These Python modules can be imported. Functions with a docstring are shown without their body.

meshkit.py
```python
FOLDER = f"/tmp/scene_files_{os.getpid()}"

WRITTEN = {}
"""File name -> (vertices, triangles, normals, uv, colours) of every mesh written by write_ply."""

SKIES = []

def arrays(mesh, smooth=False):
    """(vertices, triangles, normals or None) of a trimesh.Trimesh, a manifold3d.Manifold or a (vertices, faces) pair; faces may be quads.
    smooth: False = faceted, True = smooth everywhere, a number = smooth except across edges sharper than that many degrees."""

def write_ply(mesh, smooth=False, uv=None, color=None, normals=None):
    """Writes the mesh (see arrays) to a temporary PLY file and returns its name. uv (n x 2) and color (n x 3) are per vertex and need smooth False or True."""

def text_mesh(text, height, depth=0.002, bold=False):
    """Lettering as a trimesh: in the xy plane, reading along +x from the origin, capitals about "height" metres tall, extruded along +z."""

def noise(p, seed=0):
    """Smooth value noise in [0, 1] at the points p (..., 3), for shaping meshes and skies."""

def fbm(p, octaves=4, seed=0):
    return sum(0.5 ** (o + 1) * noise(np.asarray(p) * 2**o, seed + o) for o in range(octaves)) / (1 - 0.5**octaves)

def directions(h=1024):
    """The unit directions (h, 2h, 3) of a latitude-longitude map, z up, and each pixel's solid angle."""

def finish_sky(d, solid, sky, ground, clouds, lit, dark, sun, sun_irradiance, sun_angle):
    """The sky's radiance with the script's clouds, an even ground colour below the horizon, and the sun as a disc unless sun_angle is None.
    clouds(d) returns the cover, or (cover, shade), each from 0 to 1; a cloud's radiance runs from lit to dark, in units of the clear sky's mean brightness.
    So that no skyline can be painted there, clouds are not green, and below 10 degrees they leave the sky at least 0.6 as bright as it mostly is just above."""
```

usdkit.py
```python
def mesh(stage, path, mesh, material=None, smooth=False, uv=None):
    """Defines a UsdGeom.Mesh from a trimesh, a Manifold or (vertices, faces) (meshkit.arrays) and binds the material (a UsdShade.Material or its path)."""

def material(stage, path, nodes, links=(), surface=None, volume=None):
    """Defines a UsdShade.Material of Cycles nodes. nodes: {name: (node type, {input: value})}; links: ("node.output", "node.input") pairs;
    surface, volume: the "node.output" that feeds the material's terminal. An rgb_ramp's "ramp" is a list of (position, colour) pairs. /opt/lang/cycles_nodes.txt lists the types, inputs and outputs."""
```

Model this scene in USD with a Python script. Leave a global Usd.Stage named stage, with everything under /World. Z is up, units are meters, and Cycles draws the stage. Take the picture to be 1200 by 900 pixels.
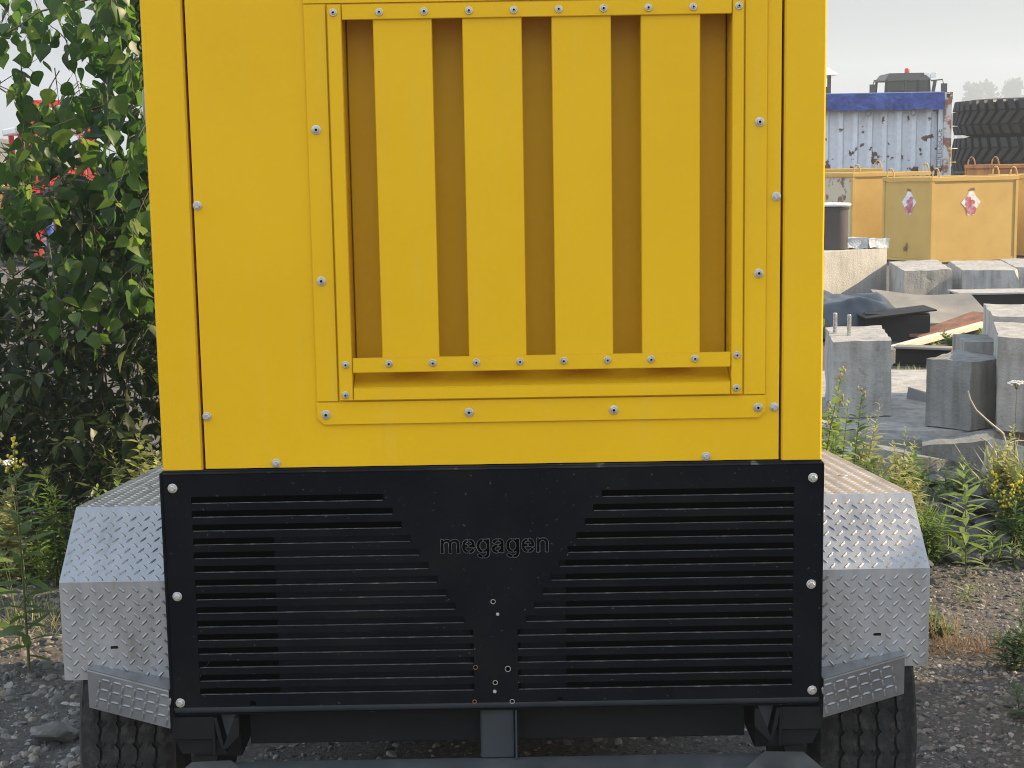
import math, numpy as np, trimesh, manifold3d, shapely, usdkit, meshkit
from shapely.geometry import Polygon, box as sbox
from shapely.ops import unary_union
from pxr import Usd, UsdGeom, UsdLux, UsdShade, Gf, Sdf, Vt

stage = Usd.Stage.CreateInMemory()
UsdGeom.SetStageUpAxis(stage, 'Z'); UsdGeom.SetStageMetersPerUnit(stage, 1.0)
UsdGeom.Xform.Define(stage, '/World'); UsdGeom.Scope.Define(stage, '/World/Looks')

# ------------------------------------------------------------------ camera
YAW, PITCH, ROLL = .0008, -.1435, -.0168
fw = np.array([math.sin(YAW)*math.cos(PITCH), math.cos(YAW)*math.cos(PITCH), math.sin(PITCH)])
rt = np.array([math.cos(YAW), -math.sin(YAW), 0]); up = np.cross(rt, fw)
c_, s_ = math.cos(ROLL), math.sin(ROLL)
rt, up = c_*rt + s_*up, -s_*rt + c_*up
EYE = np.array([.0363, -2.7544, 1.5])
cam = UsdGeom.Camera.Define(stage, '/World/camera')
cam.CreateHorizontalApertureAttr(36.0); cam.CreateVerticalApertureAttr(27.0)
cam.CreateFocalLengthAttr(36*1804/1200); cam.CreateClippingRangeAttr(Gf.Vec2f(.1, 5000))
cam.AddTransformOp().Set(Gf.Matrix4d(*rt, 0, *up, 0, *(-fw), 0, *EYE, 1))
cam.CreateExposureAttr(0.88)

# ------------------------------------------------------------------ sky and sun
SUN_EL, SX, SY = math.radians(28), .989, .148
sun_dir = np.array([SX*math.cos(SUN_EL), SY*math.cos(SUN_EL), math.sin(SUN_EL)])
dome = UsdLux.DomeLight.Define(stage, '/World/sky')
sky_m = usdkit.material(stage, '/World/Looks/sky_look', {
    'tc': ('texture_coordinate', {}), 'sep': ('separate_xyz', {}),
    'sky': ('sky_texture', {'sky_type': 'single_scattering', 'sun_disc': False, 'sun_elevation': SUN_EL, 'sun_rotation': math.atan2(SX, SY), 'aerosol_density': 3.0, 'air_density': 1.2}),
    'veil': ('rgb_ramp', {'ramp': [(0, (.33, .355, .385)), (.1, (.42, .45, .49)), (.3, (.97, 1.03, 1.10)), (1, (1.0, 1.26, 1.62))]}),
    'gain': ('mix_color', {'blend_type': 'multiply', 'fac': 1.0, 'b': (10.6, 10.6, 10.6)}),
    'mx': ('mix_color', {'fac': .9}),
    'bg': ('background_shader', {'strength': .05})},
    [('tc.generated', 'sep.vector'), ('sep.z', 'veil.fac'), ('veil.color', 'gain.a'), ('sky.color', 'mx.a'), ('gain.result', 'mx.b'), ('mx.result', 'bg.color')], surface='bg.background')
UsdShade.MaterialBindingAPI.Apply(dome.GetPrim()).Bind(sky_m)
sun = UsdLux.DistantLight.Define(stage, '/World/sun')
sun.CreateNormalizeAttr(True); sun.CreateIntensityAttr(1.25); sun.CreateAngleAttr(.6); sun.CreateColorAttr(Gf.Vec3f(1.11, .87, .57))
zz = sun_dir; xx = np.cross([0, 0, 1], zz); xx /= np.linalg.norm(xx); yy = np.cross(zz, xx)
sun.AddTransformOp().Set(Gf.Matrix4d(*xx, 0, *yy, 0, *zz, 0, 0, 0, 0, 1))

# ------------------------------------------------------------------ helpers
USED = {}
def numbered(parent, name):
    k = USED.get((parent, name), 0); USED[(parent, name)] = k + 1
    return name if k == 0 else f'{name}_{k:03d}'
def path_of(p): return '/World' if p is None else str(p.GetPath())
def tag(p, label=None, cat=None, group=None, kind=None):
    for k, v in (('label', label), ('category', cat), ('group', group), ('kind', kind)):
        if v: p.SetCustomDataByKey(k, v)
    return p
def thing(name, label, cat, loc=(0, 0, 0), rotz=0, group=None):
    x = UsdGeom.Xform.Define(stage, '/World/' + numbered('/World', name))
    x.AddTranslateOp().Set(Gf.Vec3d(*map(float, loc))); x.AddRotateZOp().Set(float(rotz))
    return tag(x.GetPrim(), label, cat, group)
def obj(name, mesh, mat, parent=None, smooth=False, label=None, cat=None, group=None, kind=None, rel=None):
    pp = path_of(parent)
    if isinstance(mesh, list): mesh = cat_(mesh)
    if rel is not None: mesh = (np.asarray(mesh[0]) - np.asarray(rel), mesh[1])
    m = usdkit.mesh(stage, pp + '/' + numbered(pp, name), mesh, mat, smooth=smooth)
    return tag(m.GetPrim(), label, cat, group, kind)
def cat_(ms):
    vs, fs, n = [], [], 0
    for v, f in ms:
        v = np.asarray(v, float); f = np.asarray(f, int)
        if f.shape[1] == 4: f = np.vstack([f[:, [0, 1, 2]], f[:, [0, 2, 3]]])
        vs.append(v); fs.append(f + n); n += len(v)
    return np.vstack(vs), np.vstack(fs)
def hull(pts):
    m = trimesh.Trimesh(np.asarray(pts, float)).convex_hull if False else trimesh.convex.convex_hull(np.asarray(pts, float))
    return np.array(m.vertices), np.array(m.faces)
def bx(x0, x1, y0, y1, z0, z1, b=.0015):
    b = min(b, .45*(x1-x0), .45*(y1-y0), .45*(z1-z0)); P = []
    for i in (0, 1):
        for j in (0, 1):
            for k in (0, 1):
                x, y, z = (x0, x1)[i], (y0, y1)[j], (z0, z1)[k]
                sx, sy, sz = (1, -1)[i]*b, (1, -1)[j]*b, (1, -1)[k]*b
                P += [(x, y+sy, z+sz), (x+sx, y, z+sz), (x+sx, y+sy, z)]
    return hull(P)
def rot(mesh, deg, axis=(0, 0, 1), at=(0, 0, 0)):
    M = trimesh.transformations.rotation_matrix(math.radians(deg), axis, at)
    return trimesh.transform_points(mesh[0], M), mesh[1]
def mv(mesh, d): return np.asarray(mesh[0]) + np.asarray(d, float), mesh[1]
def mirror(mesh): return np.asarray(mesh[0])*[-1, 1, 1], np.asarray(mesh[1])[:, ::-1]
def extr(poly, y0, y1):
    out = []
    for g in getattr(poly, 'geoms', [poly]):
        m = trimesh.creation.extrude_polygon(g, y1 - y0, engine='earcut')
        v = np.array(m.vertices); out.append((np.c_[v[:, 0], y0 + v[:, 2], v[:, 1]], np.array(m.faces)[:, ::-1]))
    return cat_(out)
def extrx(poly, x0, x1):  # polygon in (y, z)
    m = trimesh.creation.extrude_polygon(poly, x1 - x0, engine='earcut'); v = np.array(m.vertices)
    return np.c_[x0 + v[:, 2], v[:, 0], v[:, 1]], np.array(m.faces)
def tube(pts, r, n=6):
    p = np.asarray(pts, float); r = np.broadcast_to(r, (len(p),))
    t = np.gradient(p, axis=0); t /= np.linalg.norm(t, axis=1, keepdims=True) + 1e-12
    a = np.cross(t, np.where(np.abs(t[:, 2:]) < .9, [0, 0, 1.], [1., 0, 0])); a /= np.linalg.norm(a, axis=1, keepdims=True) + 1e-12
    b = np.cross(t, a); ang = np.arange(n)*2*np.pi/n
    v = p[:, None] + r[:, None, None]*(np.cos(ang)[None, :, None]*a[:, None] + np.sin(ang)[None, :, None]*b[:, None])
    i, j = np.meshgrid(np.arange(len(p)-1), np.arange(n), indexing='ij')
    q = np.stack([i*n+j, i*n+(j+1) % n, (i+1)*n+(j+1) % n, (i+1)*n+j], -1).reshape(-1, 4)
    f = np.vstack([q[:, [0, 1, 2]], q[:, [0, 2, 3]]])
    v = np.vstack([v.reshape(-1, 3), p[0], p[-1]]); m = len(p)*n
    e = [(m, (k+1) % n, k) for k in range(n)] + [(m+1, m-n+k, m-n+(k+1) % n) for k in range(n)]
    return v, np.vstack([f, e])
def lathe(prof, axis='z', n=24):
    """prof: (radius, height) list"""
    m = trimesh.creation.revolve(np.asarray(prof, float), sections=n); v = np.array(m.vertices); f = np.array(m.faces)
    if axis == 'x': v = v[:, [2, 0, 1]]
    if axis == '-y': v = np.c_[v[:, 0], -v[:, 2], v[:, 1]]
    return v, f
def grid(fn, nu, nv):
    u, v = np.meshgrid(np.linspace(0, 1, nu), np.linspace(0, 1, nv), indexing='ij')
    P = fn(u, v); i, j = np.meshgrid(np.arange(nu-1), np.arange(nv-1), indexing='ij'); a = i*nv + j
    return P.reshape(-1, 3), np.stack([a, a+nv, a+nv+1, a+1], -1).reshape(-1, 4)
def rock(rng, size, squash=(1, 1, .7), sub=1, amp=.35):
    m = trimesh.creation.icosphere(sub, 1.0); v = np.array(m.vertices)
    for _ in range(7):
        n = rng.normal(size=3); n /= np.linalg.norm(n); d = rng.uniform(.55, .9)
        ex = np.maximum(v @ n - d, 0); v = v - ex[:, None]*n
    v = v*(1 + amp*(meshkit.noise(v*1.3 + rng.uniform(0, 50, 3))[:, None] - .5))
    return v*np.asarray(squash)*size, np.array(m.faces)
def rough_block(poly_xy, z0, z1, rng, amp=.012, res=.05, cut=()):
    """a cast block with slightly uneven faces and worn edges"""
    man = manifold3d.CrossSection([np.asarray(poly_xy, float)]).extrude(z1 - z0).translate((0, 0, z0))
    for n, d in cut: man = man.trim_by_plane(tuple(-np.asarray(n, float)), -d)
    m = man.refine_to_length(res).to_mesh(); v = np.array(m.vert_properties[:, :3], float); f = np.array(m.tri_verts)
    t = trimesh.Trimesh(v, f, process=True); v, f = np.array(t.vertices), np.array(t.faces)
    d = np.stack([meshkit.fbm(v/.09, 3, s) - .5 for s in (1, 2, 3)], 1)
    c = v.mean(0); nrm = np.array(t.vertex_normals)
    mult = np.linalg.norm(nrm, axis=1)
    sharp = np.array([1.0]*len(v))
    return v + d*amp*2 - nrm*amp*.2, f
NR = lambda s: np.random.default_rng(s)

# ------------------------------------------------------------------ materials
def M(name, nodes, links, surface='p.BSDF'):
    return usdkit.material(stage, '/World/Looks/' + name, nodes, links, surface=surface)
def plain(name, col, rough=.5, metal=0., **k):
    return M(name, {'p': ('principled_bsdf', {'base_color': col, 'roughness': rough, 'metallic': metal, **k})}, [])
def noisy(name, ramp, scale=8, detail=5, rough=(.5, .7), bump=0., bscale=40, bdist=.01, metal=0., distortion=0., stretch=None, **k):
    nodes = {'g': ('geometry', {}), 'mp': ('mapping', {'scale': stretch or (1, 1, 1)}), 'n': ('noise_texture', {'scale': scale, 'detail': detail, 'roughness': .6, 'distortion': distortion}),
             'r': ('rgb_ramp', {'ramp': ramp}), 'rr': ('map_range', {'from_min': .3, 'from_max': .7, 'to_min': rough[0], 'to_max': rough[1]}),
             'p': ('principled_bsdf', {'metallic': metal, **k})}
    links = [('g.position', 'mp.vector'), ('mp.vector', 'n.vector'), ('n.fac', 'r.fac'), ('r.color', 'p.base_color'), ('n.fac', 'rr.value'), ('rr.result', 'p.roughness')]
    if bump:
        nodes['bn'] = ('noise_texture', {'scale': bscale, 'detail': 6, 'roughness': .65}); nodes['b'] = ('bump', {'strength': bump, 'distance': bdist})
        links += [('g.position', 'bn.vector'), ('bn.fac', 'b.height'), ('b.normal', 'p.normal')]
    return M(name, nodes, links)
YELLOW = M('yellow_paint', {'g': ('geometry', {}), 'n': ('noise_texture', {'scale': 2.2, 'detail': 4}), 'mp': ('mapping', {'scale': (30, 30, 1.6)}), 'st': ('noise_texture', {'scale': 1.0, 'detail': 5, 'roughness': .65}), 'sm': ('noise_texture', {'scale': 11, 'detail': 6, 'roughness': .7}),
    'r': ('rgb_ramp', {'ramp': [(.3, (.715, .405, .006)), (.7, (.765, .445, .008))]}), 'd': ('map_range', {'from_min': .56, 'from_max': .80, 'to_min': 0, 'to_max': .22, 'clamp': True}), 'c': ('mix_color', {'b': (.62, .44, .10)}),
    'rr': ('map_range', {'from_min': .3, 'from_max': .7, 'to_min': .27, 'to_max': .46}), 'bn': ('noise_texture', {'scale': 3.2, 'detail': 1}), 'b': ('bump', {'strength': .5, 'distance': .006}), 'fn': ('noise_texture', {'scale': 700, 'detail': 2}), 'b2': ('bump', {'strength': .10, 'distance': .0003}),
    'p': ('principled_bsdf', {'specular_ior_level': .22})},
    [('g.position', 'n.vector'), ('g.position', 'mp.vector'), ('mp.vector', 'st.vector'), ('g.position', 'sm.vector'), ('n.fac', 'r.fac'), ('st.fac', 'd.value'), ('d.result', 'c.fac'), ('r.color', 'c.a'), ('c.result', 'p.base_color'), ('sm.fac', 'rr.value'), ('rr.result', 'p.roughness'),
     ('g.position', 'bn.vector'), ('bn.fac', 'b.height'), ('g.position', 'fn.vector'), ('fn.fac', 'b2.height'), ('b.normal', 'b2.normal'), ('b2.normal', 'p.normal')])
def worn(name, base, chips, chip_col, rough, cs=160, thr=.70, dust=None):
    """paint with small scattered chips and faint dust"""
    nodes = {'g': ('geometry', {}), 'n': ('noise_texture', {'scale': cs, 'detail': 3, 'roughness': .6}), 'big': ('noise_texture', {'scale': 6, 'detail': 4}),
             'th': ('map_range', {'from_min': thr, 'from_max': thr + .04, 'to_min': 0, 'to_max': chips, 'clamp': True}),
             'd': ('map_range', {'from_min': .42, 'from_max': .7, 'to_min': 0, 'to_max': 1, 'clamp': True}),
             'c1': ('mix_color', {'a': base, 'b': dust or base}), 'c2': ('mix_color', {'b': chip_col}), 'bn': ('noise_texture', {'scale': 900, 'detail': 2}), 'b': ('bump', {'strength': .25, 'distance': .0006}),
             'p': ('principled_bsdf', {'roughness': rough, 'specular_ior_level': .06})}
    return M(name, nodes, [('g.position', 'n.vector'), ('g.position', 'big.vector'), ('g.position', 'bn.vector'), ('n.fac', 'th.value'), ('big.fac', 'd.value'), ('d.result', 'c1.fac'),
                           ('c1.result', 'c2.a'), ('th.result', 'c2.fac'), ('c2.result', 'p.base_color'), ('bn.fac', 'b.height'), ('b.normal', 'p.normal')])
BLACK = worn('black_powder_coat', (.0032, .0042, .0064), .45, (.17, .16, .15), .40, cs=150, thr=.695, dust=(.0085, .0085, .0088))
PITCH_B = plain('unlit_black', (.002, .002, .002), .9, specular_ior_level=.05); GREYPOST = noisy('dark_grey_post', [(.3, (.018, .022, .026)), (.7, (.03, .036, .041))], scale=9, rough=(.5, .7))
SLOT_EDGE = noisy('bare_slot_edge', [(.3, (.02, .022, .025)), (.55, (.07, .07, .07)), (.75, (.22, .21, .20))], scale=55, detail=6, rough=(.35, .6))  # lighter grey standing in for light caught on the cut edges
EDGE_WORN = worn('worn_black_edge', (.014, .015, .017), .55, (.22, .22, .22), .5, cs=22, thr=.62, dust=(.04, .04, .04))
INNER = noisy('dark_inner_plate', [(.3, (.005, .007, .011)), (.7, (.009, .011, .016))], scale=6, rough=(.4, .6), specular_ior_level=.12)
CHASSIS = noisy('chassis_black', [(.3, (.004, .0045, .005)), (.7, (.010, .0105, .011))], scale=12, specular_ior_level=.2, rough=(.5, .75), bump=.2, bscale=150, bdist=.001)
GREYBAR = noisy('blue_grey_steel', [(.3, (.055, .063, .071)), (.55, (.080, .086, .090)), (.75, (.125, .12, .112))], scale=9, rough=(.45, .65), bump=.2, bscale=120, bdist=.001)
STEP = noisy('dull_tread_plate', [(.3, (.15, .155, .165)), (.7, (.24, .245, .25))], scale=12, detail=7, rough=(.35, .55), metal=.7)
STEP_BAR = noisy('worn_tread_bars', [(.3, (.24, .245, .25)), (.7, (.36, .365, .37))], scale=20, rough=(.3, .5), metal=.75)
FOOT = noisy('dusty_steel_foot', [(.3, (.060, .060, .060)), (.7, (.125, .118, .108))], scale=12, detail=7, rough=(.5, .8))
PLATE = noisy('aluminium_tread_plate', [(.2, (.20, .19, .175)), (.42, (.33, .333, .335)), (.6, (.39, .394, .40)), (.8, (.25, .235, .21))], scale=9, detail=7, stretch=(2.2, 1, .6), rough=(.30, .50), bump=.15, bscale=260, bdist=.0008, metal=.72)
ZINC = noisy('zinc_bolt', [(.3, (.52, .52, .50)), (.7, (.72, .72, .69))], scale=120, rough=(.22, .4), metal=.9)
BOLT_DARK = plain('socket_dark', (.04, .04, .04), .6)
RUBBER = noisy('tyre_rubber', [(.3, (.016, .016, .016)), (.55, (.034, .033, .031)), (.75, (.085, .08, .072))], scale=45, detail=8, rough=(.75, .95), bump=.8, bscale=170, bdist=.004, specular_ior_level=.25)
RUBBER2 = noisy('big_tyre_rubber', [(.3, (.010, .010, .011)), (.7, (.026, .025, .024))], scale=4, rough=(.5, .7), bump=.2, bscale=40, bdist=.01, specular_ior_level=.3)
RIM = plain('rim_steel', (.45, .45, .45), .4, .6)
def concrete(name, a, b, streak=0.):
    nodes = {'g': ('geometry', {}), 'mp': ('mapping', {'scale': (9, 9, 1.1)}), 'n': ('noise_texture', {'scale': 3.2, 'detail': 8, 'roughness': .68}), 'n2': ('noise_texture', {'scale': 2.2, 'detail': 5}),
             'v': ('voronoi_texture', {'scale': 28}), 'pit': ('map_range', {'from_min': .06, 'from_max': .17, 'to_min': .38, 'to_max': 1, 'clamp': True}),
             'r': ('rgb_ramp', {'ramp': [(.25, a), (.5, tuple((np.array(a)+b)/2)), (.75, b)]}), 'r2': ('rgb_ramp', {'ramp': [(.3, (.60, .59, .57)), (.5, (.95, .95, .95)), (.65, (1.12, 1.12, 1.12))]}),
             'm': ('mix_color', {'blend_type': 'multiply', 'fac': streak}), 'm2': ('mix_color', {'blend_type': 'multiply', 'fac': .5}),
             'bn': ('noise_texture', {'scale': 60, 'detail': 8, 'roughness': .7}), 'b': ('bump', {'strength': .7, 'distance': .012}), 'p': ('principled_bsdf', {'roughness': .88})}
    return M(name, nodes, [('g.position', 'mp.vector'), ('g.position', 'n.vector'), ('mp.vector', 'n2.vector'), ('g.position', 'v.vector'), ('v.distance', 'pit.value'), ('n.fac', 'r.fac'), ('n2.fac', 'r2.fac'), ('r.color', 'm.a'), ('r2.color', 'm.b'),
                           ('m.result', 'm2.a'), ('pit.result', 'm2.b'), ('m2.result', 'p.base_color'), ('g.position', 'bn.vector'), ('bn.fac', 'b.height'), ('b.normal', 'p.normal')])
CONC = concrete('grey_concrete', (.265, .262, .25), (.43, .42, .395), .8)
CONC_D = concrete('weathered_concrete', (.16, .165, .16), (.27, .27, .26), .9)
CONC_L = concrete('pale_concrete', (.42, .40, .36), (.55, .53, .48), .5)
GROUND = noisy('gravel_ground', [(.25, (.055, .051, .047)), (.5, (.115, .105, .095)), (.75, (.20, .185, .168))], scale=60, detail=9, rough=(.85, .95), bump=1., bscale=110, bdist=.02)
STONES = [noisy(f'gravel_stone_{w}', [(.3, a), (.7, b)], scale=25, rough=(.75, .95)) for w, a, b in (
    ('grey', (.10, .097, .09), (.18, .17, .16)), ('dark', (.04, .04, .04), (.085, .085, .08)), ('tan', (.14, .122, .10), (.23, .20, .165)), ('pale', (.24, .23, .215), (.34, .325, .31)))]
DARKROCK = noisy('dark_slag_rock', [(.3, (.035, .036, .038)), (.6, (.075, .075, .077)), (.8, (.14, .135, .13))], scale=22, rough=(.6, .85), bump=.4, bscale=90, bdist=.006)
def leafmat(name, cols, rough=.42, trans=.35, gloss=.5):
    ramp = [(i/(len(cols)-1), c) for i, c in enumerate(cols)]
    nodes = {'g': ('geometry', {}), 'o': ('object_info', {}), 'ad': ('math', {'math_type': 'add'}), 'fr': ('math', {'math_type': 'fraction'}), 'r': ('rgb_ramp', {'ramp': ramp}),
             'p': ('principled_bsdf', {'roughness': rough, 'specular_ior_level': gloss}), 'hs': ('hsv', {'saturation': 1.1, 'value': 1.9}), 't': ('translucent_bsdf', {}), 'mx': ('mix_closure', {'fac': trans})}
    return M(name, nodes, [('g.random_per_island', 'ad.value1'), ('o.random', 'ad.value2'), ('ad.value', 'fr.value1'), ('fr.value', 'r.fac'), ('r.color', 'p.base_color'), ('r.color', 'hs.color'), ('hs.color', 't.color'),
                             ('p.BSDF', 'mx.closure1'), ('t.BSDF', 'mx.closure2')], surface='mx.closure')
POPLAR = leafmat('poplar_leaf', [(.032, .070, .018), (.052, .105, .024), (.085, .155, .032), (.16, .22, .05)], trans=.5)
DOGWOOD = leafmat('shrub_leaf', [(.028, .046, .015), (.046, .070, .022), (.082, .110, .034), (.17, .19, .07)], rough=.42, trans=.45)
WEED = leafmat('weed_leaf', [(.075, .125, .032), (.115, .185, .038), (.18, .25, .055), (.25, .30, .09)], rough=.55)
WEED_D = leafmat('dark_weed_leaf', [(.035, .075, .02), (.055, .105, .026), (.08, .14, .03)], rough=.5)
GRASSY = leafmat('pale_grass', [(.22, .25, .08), (.30, .31, .12), (.40, .39, .19)], rough=.6)
DEAD = leafmat('dead_grass', [(.15, .105, .065), (.25, .18, .11), (.34, .275, .18)], rough=.7, trans=.2)
FARLEAF = leafmat('far_leaf', [(.030, .055, .025), (.045, .075, .03), (.06, .09, .035)], rough=.6)
STEM = noisy('green_stem', [(.3, (.10, .13, .04)), (.7, (.17, .17, .07))], scale=30)
TWIG = noisy('brown_twig', [(.3, (.07, .05, .035)), (.7, (.13, .10, .07))], scale=40)
DEADWOOD = noisy('bleached_wood', [(.3, (.30, .27, .23)), (.7, (.50, .46, .40))], scale=40, bump=.3, bscale=120, bdist=.003)
FL_Y = plain('yellow_flower', (.65, .55, .05), .6); FL_W = plain('white_flower', (.75, .74, .66), .6); FL_P = plain('pink_bud', (.38, .30, .20), .6)
BIN = noisy('sun_faded_yellow_bin', [(.28, (.12, .05, .02)), (.33, (.50, .31, .07)), (.5, (.53, .34, .08)), (.75, (.56, .37, .10))], scale=3.2, detail=8, rough=(.5, .7), bump=.15, bscale=60, bdist=.004)
BIN_R = noisy('rusty_white_bin', [(.28, (.10, .045, .02)), (.38, (.20, .10, .05)), (.43, (.50, .46, .36)), (.6, (.52, .44, .26)), (.8, (.45, .47, .50))], scale=4.5, detail=7, rough=(.5, .75))
BIN_O = noisy('rusty_orange_steel', [(.3, (.16, .06, .02)), (.5, (.36, .16, .05)), (.75, (.48, .25, .08))], scale=4, detail=6, rough=(.6, .8))
RUST = noisy('rusty_steel', [(.3, (.10, .04, .02)), (.55, (.23, .10, .055)), (.8, (.33, .17, .10))], scale=7, detail=7, rough=(.7, .9), bump=.3, bscale=50, bdist=.004)
def cont_mat():
    nodes = {'g': ('geometry', {}), 'n': ('noise_texture', {'scale': 4.6, 'detail': 3, 'roughness': .55}), 'sp': ('separate_xyz', {}), 'hz': ('map_range', {'from_min': 1.0, 'from_max': 2.3, 'to_min': .085, 'to_max': 0.0, 'clamp': True}),
             'a': ('math', {'math_type': 'add'}), 'th': ('map_range', {'from_min': .635, 'from_max': .665, 'to_min': 0, 'to_max': 1, 'clamp': True}), 'n2': ('noise_texture', {'scale': 14, 'detail': 5}),
             'rc': ('rgb_ramp', {'ramp': [(.3, (.05, .025, .018)), (.7, (.17, .075, .04))]}), 'pc': ('rgb_ramp', {'ramp': [(.3, (.56, .60, .65)), (.7, (.66, .70, .74))]}), 'm': ('mix_color', {}), 'p': ('principled_bsdf', {'roughness': .5})}
    return M('rust_spotted_white_paint', nodes, [('g.position', 'n.vector'), ('g.position', 'sp.vector'), ('sp.z', 'hz.value'), ('n.fac', 'a.value1'), ('hz.result', 'a.value2'), ('a.value', 'th.value'), ('g.position', 'n2.vector'),
             ('n2.fac', 'rc.fac'), ('n2.fac', 'pc.fac'), ('th.result', 'm.fac'), ('pc.color', 'm.a'), ('rc.color', 'm.b'), ('m.result', 'p.base_color')])
CONT = cont_mat()
POST = noisy('rusty_post', [(.36, (.20, .09, .05)), (.46, (.30, .14, .08)), (.52, (.58, .56, .52)), (.8, (.62, .62, .60))], scale=5, detail=6, rough=(.6, .8))
TARP_B = noisy('blue_tarp', [(.3, (.015, .035, .18)), (.5, (.025, .055, .26)), (.68, (.05, .10, .36)), (.75, (.22, .27, .45))], scale=5, distortion=1.2, rough=(.3, .5), bump=.8, bscale=4, bdist=.08)
TARP_D = noisy('dark_navy_sheet', [(.3, (.012, .020, .034)), (.7, (.026, .037, .055))], scale=3, rough=(.22, .4), specular_ior_level=.35)
MAT_G = noisy('worn_rubber_mat', [(.3, (.13, .125, .115)), (.6, (.20, .19, .17)), (.8, (.30, .28, .24))], scale=3.5, detail=6, rough=(.7, .9))
DARK = noisy('dark_steel', [(.3, (.009, .009, .010)), (.7, (.020, .019, .020))], scale=5, specular_ior_level=.15, rough=(.5, .7))
BARREL = noisy('brown_black_plastic', [(.3, (.030, .024, .024)), (.7, (.05, .04, .038))], scale=4, rough=(.5, .7))
CREAM = noisy('cream_board', [(.3, (.60, .54, .40)), (.7, (.72, .66, .50))], scale=8, rough=(.6, .8))
WRAP = noisy('plastic_wrap', [(.3, (.30, .34, .38)), (.6, (.50, .53, .56)), (.8, (.70, .70, .68))], scale=9, rough=(.15, .35), bump=.6, bscale=18, bdist=.03)
WHITE = plain('white_paint', (.74, .74, .72), .5); RED = noisy('red_paint', [(.3, (.50, .025, .02)), (.7, (.60, .035, .028))], scale=6, rough=(.35, .5))
BLUE = plain('blue_paint', (.04, .12, .42), .45); GREYM = plain('grey_paint', (.22, .23, .24), .5); CABD = plain('cab_dark', (.022, .026, .024), .45)
YMACH = plain('machine_yellow', (.62, .40, .03), .45); ORANGE = plain('beacon_red', (.55, .05, .02), .3)
GLASS = M('window_glass', {'f': ('fresnel', {'IOR': 1.5}), 't': ('transparent_bsdf', {'color': (.16, .20, .18)}), 'gl': ('glossy_bsdf', {'roughness': .03}), 'm': ('mix_closure', {})},
          [('f.fac', 'm.fac'), ('t.BSDF', 'm.closure1'), ('gl.BSDF', 'm.closure2')], surface='m.closure')
LABEL_W = noisy('label_white', [(.3, (.55, .52, .50)), (.5, (.74, .73, .72))], scale=18, rough=(.4, .6)); LABEL_P = noisy('label_pink', [(.35, (.36, .07, .11)), (.5, (.46, .13, .18)), (.65, (.62, .42, .44))], scale=16, rough=(.4, .6))
INK = plain('grey_lettering', (.13, .15, .17), .6)

# ------------------------------------------------------------------ ground, haze
def axis_(dense0, dense1, step, far):
    d = list(np.arange(dense0, dense1 + 1e-6, step)); a, b = [], []
    s, x = step, dense1
    while x < far: s *= 1.35; x += s; a.append(x)
    s, x = step, dense0
    while x > -far: s *= 1.35; x -= s; b.append(x)
    return np.array(b[::-1] + d + a)
gx, gy = axis_(-3.2, 3.6, .04, 900), axis_(-1.5, 9, .045, 900)
GX, GY = np.meshgrid(gx, gy, indexing='ij')
def ground_h(x, y):
    x, y = np.asarray(x, float), np.asarray(y, float)
    p = np.stack([x, y, 0*x], -1); near = np.exp(-((x/7)**2 + ((y-3)/9)**2))
    return (near*(.05*(meshkit.fbm(p*.9, 3, 5) - .5) + .022*(meshkit.fbm(p*7, 3, 9) - .5)))
GZ = ground_h(GX, GY)
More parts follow.
